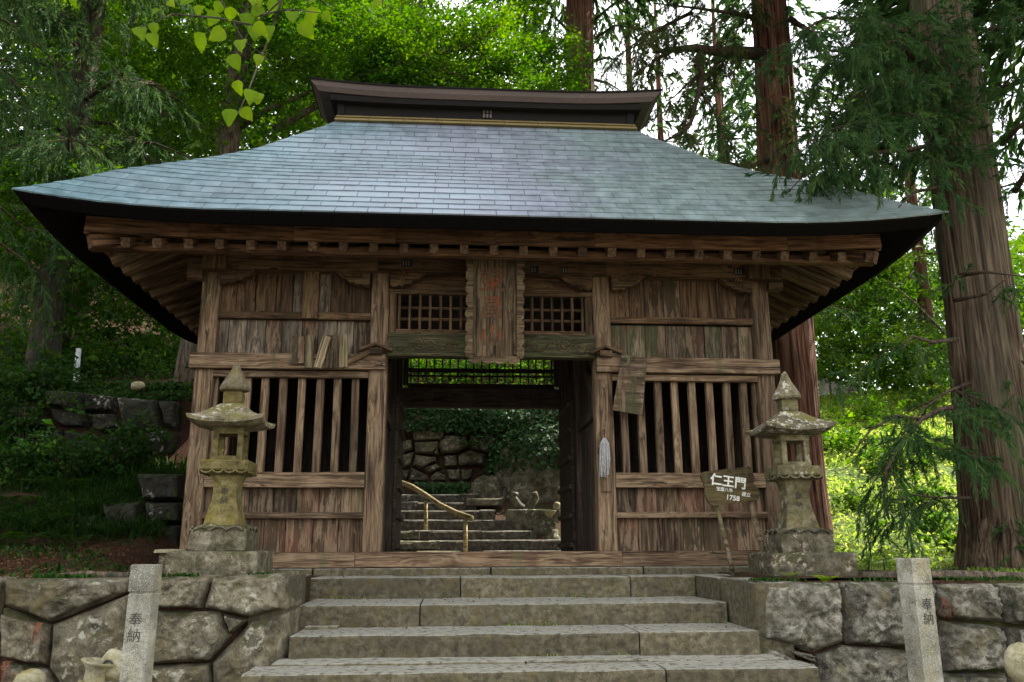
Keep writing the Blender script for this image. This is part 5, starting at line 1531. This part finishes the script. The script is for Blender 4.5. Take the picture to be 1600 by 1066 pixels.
# ------------------------------------------------------------------ ground cover
def blades(P, h, w, lean, mat, name, label, seed, tint=None):
    r = np.random.default_rng(seed)
    n = len(P)
    a = r.random(n) * 2 * math.pi
    d = np.stack([np.cos(a), np.sin(a), 0 * a], -1)
    side = np.stack([-np.sin(a), np.cos(a), 0 * a], -1)
    hh = (h * r.uniform(.5, 1.3, n))[:, None]; ww = (w * r.uniform(.6, 1.3, n))[:, None]
    le = (lean * r.uniform(.4, 1.3, n))[:, None]
    V = np.empty((n, 5, 3), np.float32)
    V[:, 0] = P - side * ww * .5; V[:, 1] = P + side * ww * .5
    mid_ = P + d * hh * le * .45 + np.array([0, 0, 1]) * hh * .62
    V[:, 2] = mid_ + side * ww * .4; V[:, 3] = mid_ - side * ww * .4
    V[:, 4] = P + d * hh * le * 1.1 + np.array([0, 0, 1]) * hh * (.85 - .35 * le)
    q = (np.arange(n) * 5)[:, None]
    T = np.concatenate([q + np.array([[0, 1, 2]]), q + np.array([[0, 2, 3]]), q + np.array([[3, 2, 4]])])
    tn = np.repeat(r.random(n) if tint is None else tint, 5)
    o = link(name, tri_mesh(name, V.reshape(-1, 3), T, mat, tn))
    return tag(o, label, None, None, 'stuff')
r = np.random.default_rng(4)
n = 80000
X = 4.3 + 15 * r.random(n) ** 1.2; Y = -2.2 + 26 * r.random(n) ** 1.15
k = ~((np.hypot(X - c1[0], Y - c1[1]) < .6) | (np.hypot(X - c2[0], Y - c2[1]) < .5))
X, Y = X[k], Y[k]
P = np.stack([X, Y, H(X, Y) + .02], -1)
pt = np.array([mnoise.noise((a * .9, b * .9, 0)) for a, b in zip(X, Y)])
kk = (pt > -.28)
tn = np.clip(.5 + pt[kk] * .6 + r.normal(size=kk.sum()) * .18, 0, 1)
dd_ = np.clip((P[kk][:, 1] + 2) / 14, .35, 1.2)
blades(P[kk], .15 * dd_, .05 * dd_, .9, L_GRASS, 'grass', 'bright low grass and weeds covering the right hand slope', 12, tn)
# small herbs over the slope
n = 26000
X = 4.5 + 15 * r.random(n) ** 1.2; Y = 0 + 24 * r.random(n)
P = np.stack([X, Y, H(X, Y) + .05 + .14 * r.random(n)], -1)
v, T = leaves(P, unit(r.normal(size=(n, 3)) * .5 + np.array([0, 0, 1])), r.uniform(.05, .12, n))
tag(link('undergrowth', tri_mesh('undergrowth', v, T, L_GRASS, np.repeat(r.random(n), 4))), 'low weeds scattered over the sunlit right slope', None, None, 'stuff')
# shrubs and weeds standing on the slope
SLP = [(1330, 800, 5.5, .22, 40), (1455, 830, 4.2, .2, 36), (1400, 735, 8.5, .34, 60), (1310, 700, 10.5, .36, 60), (1478, 700, 9.5, .4, 70), (1350, 650, 14.5, .5, 80), (1440, 790, 6.0, .22, 36), (1500, 850, 2.6, .16, 30)]
SLL = ['low weed clump on the slope just right of the greyer lantern', 'weed clump on the slope above the right granite post', 'shrub half way up the slope behind the drooping branch', 'shrub on the slope beside the reddish trunk', 'shrub on the slope close to the massive trunk', 'dark bush high on the slope below the stone rail posts', 'small bush on the lower slope under the drooping branch tip', 'weeds at the foot of the massive trunk']
for i, (px, py, yv, sp, nc) in enumerate(SLP):
    q = at(px, py, y=yv); q[2] = float(H(q[0], yv)) + sp * .7; rs_ = np.random.default_rng(300 + i)
    cc = q + rs_.normal(size=(nc, 3)) * np.array([sp * 1.4, sp, sp * .55])
    sh0 = empty('shrub', (q[0], yv, float(H(q[0], yv))), SLL[i], 'shrub', 'shrubs on the right hand slope')
    v, T, qq = leaf_clumps(cc, np.full(nc, sp * .7), 22, .07 + .012 * i % .05, .6, r=rs_)
    tag(link('foliage', tri_mesh('foliage', v, T, L_MAPLE if i % 2 else L_FAR, qq), sh0), kind='stuff')
    m = MB()
    for k in range(5): m.tube([Vector((q[0], yv, float(H(q[0], yv)) - .05)), Vector(q + rs_.normal(size=3) * .06), Vector(cc[k])], [.012, .009, .004], 4)
    tag(m.obj('stem', B_LIMB, sh0), kind='stuff')
# bank on the left: long drooping grass and ferns
n = 11000
X = r.uniform(-11, -4.4, n); Y = r.uniform(1.9, 4.35, n)
pt = np.array([mnoise.noise((a * 1.1, b * 1.1, 2)) for a, b in zip(X, Y)]); k = pt > -.4; X, Y = X[k], Y[k]
P = np.stack([X, Y, H(X, Y)], -1)
blades(P, .30, .016, 1.25, L_FERN, 'grass', 'long drooping grass on the shaded left bank', 13)
n = 5000
X = r.uniform(-12, -3.9, n); Y = r.uniform(-2.5, 2.4, n)
pt = np.array([mnoise.noise((a * .8, b * .8, 7)) for a, b in zip(X, Y)])
k = pt > .08
P = np.stack([X, Y, H(X, Y)], -1)[k]
blades(P, .09, .03, 1.1, L_FERN, 'grass', 'patchy low moss and sprouts on the dark soil at the left', 14)
n = 16000
X = r.uniform(-12, -3.9, n); Y = r.uniform(-2.55, 2.4, n)
P = np.stack([X, Y, H(X, Y) + .02], -1)
v, T = leaves(P, unit(r.normal(size=(n, 3)) * .35 + np.array([0, 0, 1])), r.uniform(.03, .07, n), .3)
tag(link('leaf_litter', tri_mesh('leaf_litter', v, T, L_DEAD, np.repeat(r.random(n), 4))), 'reddish brown needle litter on the soil at the left', None, None, 'stuff')
n = 14000
X = r.uniform(-14, -4.2, n); Y = r.uniform(5.0, 9, n)
P = np.stack([X, Y, H(X, Y) + .5 * r.random(n) ** 2], -1)
v, T = leaves(P, unit(r.normal(size=(n, 3)) * .6 + np.array([0, 0, 1])), r.uniform(.05, .11, n))
tag(link('undergrowth', tri_mesh('undergrowth', v, T, L_FERN, np.repeat(r.random(n), 4))), 'undergrowth on top of the left bank wall', None, None, 'stuff')
# shrubs and creepers hiding much of the bank wall
SHP = [(40, 650, 4.2, 60, .26), (10, 720, 3.8, 70, .3), (172, 628, 4.5, 40, .18), (240, 615, 4.7, 40, .18), (70, 600, 4.7, 44, .22), (200, 690, 4.1, 40, .2), (290, 700, 4.0, 40, .2), (110, 720, 3.6, 60, .24), (300, 620, 4.75, 36, .18), (20, 610, 4.7, 50, .25)]
SHL = ['dark shrub against the bank wall at the left edge', 'dark bush low at the left edge below the bank wall', 'small creeper over the top of the bank wall under the white stake', 'low plant on the bank wall beside the pale stone', 'shrub on top of the left part of the bank wall', 'leafy weed at the foot of the bank wall in its middle', 'leafy weed at the foot of the bank wall beside the gate', 'dark bush on the slope below the bank wall', 'small plant at the gate end of the bank wall top', 'dense shrub on the bank wall at the left edge']
for i, (px, py, yv, nc, sp) in enumerate(SHP):
    if i in (2, 3, 6, 8): continue
    q = at(px, py, y=yv); rs_ = np.random.default_rng(200 + i)
    cc = q + rs_.normal(size=(nc, 3)) * np.array([sp * 1.5, sp * .6, sp * .9])
    sh0 = empty('shrub', tuple(q), SHL[i], 'shrub', 'shrubs on the left bank')
    v, T, qq = leaf_clumps(cc, np.full(nc, .2), 26, .07, .6, r=rs_)
    tag(link('foliage', tri_mesh('foliage', v, T, L_FERN, qq), sh0), kind='stuff')
    m = MB()
    for k in range(5): m.tube([Vector((q[0], q[1] + .1, float(H(q[0], q[1])) - .05)), Vector(q + rs_.normal(size=3) * .08), Vector(cc[k])], [.014, .010, .005], 4)
    tag(m.obj('stem', B_LIMB, sh0), kind='stuff')
n = 5000
X = r.uniform(-11, -4.5, n); Y = r.uniform(4.62, 5.3, n)
P = np.stack([X, Y, np.maximum(H(X, Y), 2.8) + .16 * r.random(n) ** 1.5], -1)
v, T = leaves(P, unit(r.normal(size=(n, 3)) * .6 + np.array([0, -.5, 1])), r.uniform(.05, .12, n))
tag(link('undergrowth', tri_mesh('undergrowth', v, T, L_FERN, np.repeat(r.random(n), 4))), 'leafy fringe along the top edge of the left bank wall', None, None, 'stuff')
# fallen leaves and weeds on the steps and wall tops
n = 420
X = r.uniform(-2.0, 2.2, n); k = r.integers(0, 4, n)
Yf = np.array([-.841, -1.897, -2.674, -3.459])[k]; Yd = np.array([.65, 1.0, .75, .75])[k]; Zt = np.array([.01, -.195, -.388, -.58])[k]
Yp = Yf + .03 + Yd * (1 - r.random(n) ** 2.2)
keep = np.where(k == 3, Yp < -3.0, True)
P = np.stack([X, Yp, Zt + .012], -1)[keep]
v, T = leaves(P, unit(r.normal(size=P.shape) * .25 + np.array([0, 0, 1])), r.uniform(.015, .045, len(P)), .5)
tag(link('leaf_litter', tri_mesh('leaf_litter', v, T, L_DEAD, np.repeat(r.random(len(P)), 4))), 'dry leaves and needles lying on the stone steps', None, None, 'stuff')
n = 500
X = r.uniform(-1.9, 2.1, n); k = r.integers(0, 3, n)
P = np.stack([X, np.array([-.86, -1.915, -2.69])[k], np.array([-.195, -.388, -.575])[k]], -1)
pt = np.array([mnoise.noise((a * 1.7, float(b) * 5, 4)) for a, b in zip(X, k)]); P = P[pt > .12]
blades(P, .035, .012, .9, L_GRASS, 'moss', 'moss and tiny weeds in the joints of the steps', 17)
n = 900
X = np.concatenate([r.uniform(-4.2, -1.9, n), r.uniform(2.2, 4.7, n)]); P = np.stack([X, r.uniform(-2.52, -2.2, 2 * n), np.where(X < 0, .07, .0)], -1)
pt = np.array([mnoise.noise((a * 2.3, 0, 9)) for a in X]); P = P[pt > .0]
blades(P, .045, .016, 1.0, L_FERN, 'moss', 'moss and sprouts along the tops of the front walls', 18)
# hill behind the gate
n = 26000
X = r.uniform(-5, 5, n); Y = r.uniform(9.1, 17, n)
P = np.stack([X, Y, H(X, Y) + .7 * r.random(n) ** 2], -1)
v, T = leaves(P, unit(r.normal(size=(n, 3)) * .7 + np.array([0, -.4, 1])), r.uniform(.06, .13, n))
tag(link('undergrowth', tri_mesh('undergrowth', v, T, L_MAPLE, np.repeat(r.random(n), 4))), 'leafy undergrowth on the hill above the rock wall', None, None, 'stuff')
# ivy over the boulder and the top of the rock wall
def ivy():
    r = np.random.default_rng(31)
    pts, nor = [], []
    c0 = np.array((1.75, 8.5, 1.6)); rd_ = np.array((1.35, 1.0, 1.25))
    q = unit(r.normal(size=(15000, 3)))
    sel = (q[:, 1] < .4) & (q[:, 2] > .18 + .5 * r.random(15000) ** 2 - .35 * (q[:, 0] > .35) * r.random(15000))
    q = q[sel]
    pts.append(c0 + q * rd_ * 1.10 + r.normal(size=q.shape) * .06); nor.append(unit(q + r.normal(size=q.shape) * .4))
    n = 6000
    X = r.uniform(-.9, 2.6, n); Z = r.uniform(2.2, 4.0, n); Y = 8.9 - .1 * r.random(n) + (Z > 3.2) * (Z - 3.2) * .8
    s = r.random(n) < np.clip((Z - 2.3) / 1.0 + (X - .3) * .5, 0, 1)
    P = np.stack([X, Y, Z], -1)[s]; pts.append(P); nor.append(unit(np.array([0, -1, .6]) + r.normal(size=P.shape) * .5))
    n = 1800
    X = r.uniform(-2.4, .4, n); P = np.stack([X, 8.85 - .12 * r.random(n), 3.35 - .5 * r.random(n) ** 2], -1); pts.append(P); nor.append(unit(np.array([0, -1, .6]) + r.normal(size=P.shape) * .5))
    n = 700
    X = r.uniform(-1.2, .3, n); P = np.stack([X, 8.2 + .6 * r.random(n), 1.45 + .25 * r.random(n)], -1); pts.append(P); nor.append(unit(np.array([0, -.7, .8]) + r.normal(size=P.shape) * .4))
    P, N = np.concatenate(pts), np.concatenate(nor)
    v, T = leaves(P, N, r.uniform(.06, .12, len(P)), .8, .15)
    tag(link('ivy', tri_mesh('ivy', v, T, L_IVY, np.repeat(r.random(len(P)), 4))), 'ivy hanging over the boulder and rock wall behind the gate', None, None, 'stuff')
ivy()

def fern(loc, n, L, label, mat=L_FERN, seed=0, group=None, spread=1.0):
    r = np.random.default_rng(seed)
    t = empty('fern', loc, label, 'fern', group)
    for k in range(n):
        a = 2 * math.pi * (k + r.random() * .6) / n
        d = np.array([math.cos(a), math.sin(a), 0]); sd = np.array([-d[1], d[0], 0])
        ln = L * r.uniform(.7, 1.1)
        V, F = [], []
        for i in range(13):
            u = (i + .5) / 13
            c = np.asarray(loc, float) + d * ln * u * spread + np.array([0, 0, ln * (1.0 * u - .75 * u * u)])
            w = ln * .24 * math.sin(math.pi * min(1, u * .9 + .12)) ** .8
            for s in (-1, 1):
                b = len(V)
                V += [c, c + sd * s * w * .6 + d * w * .35, c + sd * s * w + d * w * .25 + np.array([0, 0, -.12 * w]), c + sd * s * w * .55 - d * w * .02]
                F += [(b, b + 1, b + 2), (b, b + 2, b + 3)]
        tag(link('frond', mesh('frond', V, F, mat, tint=[r.random()] * len(V)), t), kind='stuff')
q = at(1290, 915, y=-2.6); fern((q[0], -2.62, .0), 7, .2, 'bright green little fern growing from the top of the right wall', L_SPRIG, 3)
q = at(1262, 900, y=-1.85); fern((2.78, -1.82, .02), 6, .13, 'low fern against the plinth of the greyer lantern', L_SPRIG, 4)
q = at(1582, 952, y=-2.7); fern((q[0], -2.72, q[2]), 4, .13, 'tiny leafy fern in the joint of the right wall', L_FERN, 5)
q = at(733, 700, y=8.85); fern((q[0], 8.8, q[2]), 8, .42, 'fern rooted in the rock wall behind the gate', L_FERN, 6)
for i, (px, py, yv, L) in enumerate(((60, 775, 2.2, .75), (160, 765, 2.6, .6), (25, 760, 2.8, .7), (110, 800, 1.6, .5), (215, 740, 3.2, .6), (95, 745, 3.3, .7), (20, 805, 1.5, .6), (180, 800, 2.0, .45))):
    q = at(px, py, y=yv); fern((q[0], yv, float(H(q[0], yv))), 9, L, ['largest spreading fern low on the left bank', 'fern in the middle of the left bank', 'fern at the left edge under the bank wall', 'small fern at the foot of the left bank', 'fern beside the low dark boulders', 'fern high on the left bank just under the wall', 'fern low at the left edge above the dark soil', 'small fern left of the low dark boulders'][i], L_FERN, 20 + i, 'ferns on the left bank')
# tufts of dead needles in wall joints
for i, (px, py, yv, lab) in enumerate(((64, 985, WY - .06, 'tuft of reddish dead needles in a joint of the left wall'), (12, 1045, WY - .06, 'reddish dead needles low in the left wall'), (1472, 945, WY - .06, 'reddish dead needles caught behind the right granite post'))):
    q = at(px, py, y=yv); m = MB()
    for k in range(18):
        a = random.gauss(0, .42)
        m.tube([(q[0] + random.gauss(0, .012), yv - .02, q[2] + .06), (q[0] + a * .06, yv - .06 - random.random() * .03, q[2]), (q[0] + a * .11, yv - .05, q[2] - random.uniform(.06, .12))], [.0016, .0018, .001], 3)
    tag(m.obj('needle_tuft', M_TASSEL), lab, 'dead needles')

# leafy sprig hanging into the picture from above, close to the viewer
SPY = -6.4
sg2 = empty('overhanging_sprig', at(380, -60, y=SPY), 'bright green leafy twigs hanging into view from the tree overhead', 'twig')
tw = [[(470, -70), (440, 0), (395, 40), (365, 90)], [(440, 0), (420, 60), (400, 110), (385, 150), (370, 180)], [(395, 40), (340, 28), (270, 22), (215, 45)], [(340, -60), (345, 0), (378, 60), (420, 95)],
      [(470, -70), (500, 0), (520, 15)], [(400, 25), (450, 15), (500, 20)], [(600, -60), (598, 0), (597, 12)]]
m = MB()
for pl_ in tw: m.tube([Vector(at(*p, y=SPY + .1 * math.sin(p[0] * .05))) for p in pl_], [.006 - .0042 * i / (len(pl_) - 1) for i in range(len(pl_))], 5)
tag(m.obj('stem', B_DARK, sg2), kind='stuff')
def sprig_leaf(px, py, L, ang, tilt):
    n = 7
    c = at(px, py, y=SPY + random.uniform(-.15, .15))
    V, F = [], []
    for i in range(n + 1):
        u = i / n
        w = .46 * math.sin(math.pi * u ** .72) ** .9 * (1 - .25 * u)
        for s in (-1, 0, 1): V.append(Vector((s * w, u, -.12 * abs(s) * w * 0 + random.uniform(.2, .5) * abs(s) * w - random.uniform(.15, .45) * u * u)))
    for i in range(n):
        for s in range(2):
            a = i * 3 + s; F.append((a, a + 1, a + 4, a + 3))
    Mx = Matrix.Translation(c) @ Matrix.Rotation(ang, 4, 'Y') @ Matrix.Rotation(tilt, 4, 'X') @ Matrix.Rotation(random.uniform(-.5, .5), 4, 'Z') @ Matrix.Rotation(math.pi / 2, 4, 'X')
    V = [v * L for v in V]
    tb = random.random() * .7
    me = mesh('leaf', V, F, L_SPRIG, True, tint=[tb + (.3 if k_ % 3 == 1 else 0) for k_ in range(len(V))])
    link('leaf', me, sg2, Mx)
for px, py, L in ((345, 12, 30), (340, 28, 36), (320, 62, 46), (352, 58, 38), (362, 95, 34), (215, 52, 34), (232, 62, 34), (240, 45, 26), (378, 72, 34), (400, 52, 40), (385, 30, 38), (410, 20, 32), (432, 10, 34), (455, 28, 34), (470, 45, 40), (490, 35, 34), (505, 28, 28),
                  (487, 20, 34), (500, 5, 30), (372, 135, 30), (393, 150, 34), (405, 155, 28), (362, 180, 36), (378, 178, 32), (420, 50, 36), (600, 8, 34), (300, 5, 30), (265, 10, 26), (250, 25, 22), (115, 2, 26), (395, 4, 34), (398, 45, 34), (405, 95, 26), (360, 20, 30), (310, 18, 24)):
    sprig_leaf(px, py - 10, L * 3.1 / 1333, math.pi + random.uniform(-.9, .9), random.uniform(-.7, .5))

for i, (pa, pb, lab) in enumerate((((1350, 903), (1680, 905), 'old brown log lying along the top of the right wall'), ((85, 902), (200, 900), 'short flat piece of timber lying on the left wall behind the granite post'))):
    a, b = at(*pa, y=-2.2), at(*pb, y=-2.15)
    lg_ = empty('log', tuple((a + b) / 2), lab, 'log')
    MB().tube([Vector(a), Vector(a * .6 + b * .4) + Vector((0, 0, .02)), Vector(b)], [.05, .06, .05] if i == 0 else [.03, .035, .03], 8, wob=.25).obj('log_body', B_MID, lg_, True)
# ------------------------------------------------------------------ small things in the background
q = at(119, 610, y=5.4)
wp = empty('white_stake', (q[0], 5.4, 2.9), 'weathered white stake standing on the left bank wall', 'stake')
MB().tube([Vector(at(117, 613, y=5.4)), Vector(at(120, 580, y=5.4)), Vector(at(123, 545, y=5.4))], [.05, .055, .05], 6, wob=.2).obj('stake', M_POSTW, wp)
q = at(230, 610, y=6.2)
yp = empty('yellow_stake', (q[0], 6.2, 3.0), 'short yellow stake on the bank beside the leaning trunk', 'stake')
MB().tube([Vector(at(229, 612, y=6.2)), Vector(at(230, 588, y=6.2))], [.03, .03], 6).obj('stake', M_POSTY, yp)
tag(boulder('pale_stone', at(216, 603, y=4.75), (.12, .1, .08), S_PALE, None, 3, .15, 15), 'pale mossy stone lying on top of the left bank wall', 'stone')
labs = ['stone rail post furthest down at the left of the rail', 'second stone rail post from the left', 'third stone rail post from the left', 'stone rail post at the right end of the rail']
for i, (px, py) in enumerate(((1289, 605), (1304, 611), (1319, 616), (1333, 613))):
    q = at(px, py + 14, y=20)
    rp = empty('rail_post', tuple(q), labs[i], 'rail post', 'pale stone rail posts at the top of the slope')
    MB().loft([[(q[0] + a * .13, 20 + b * .13, q[2] - .5) for a, b in ((-1, -1), (1, -1), (1, 1), (-1, 1))], [(q[0] + a * .13, 20 + b * .13, q[2] + .60) for a, b in ((-1, -1), (1, -1), (1, 1), (-1, 1))],
               [(q[0] + a * .09, 20 + b * .09, q[2] + .66) for a, b in ((-1, -1), (1, -1), (1, 1), (-1, 1))]]).obj('post', M_RAILST, rp)
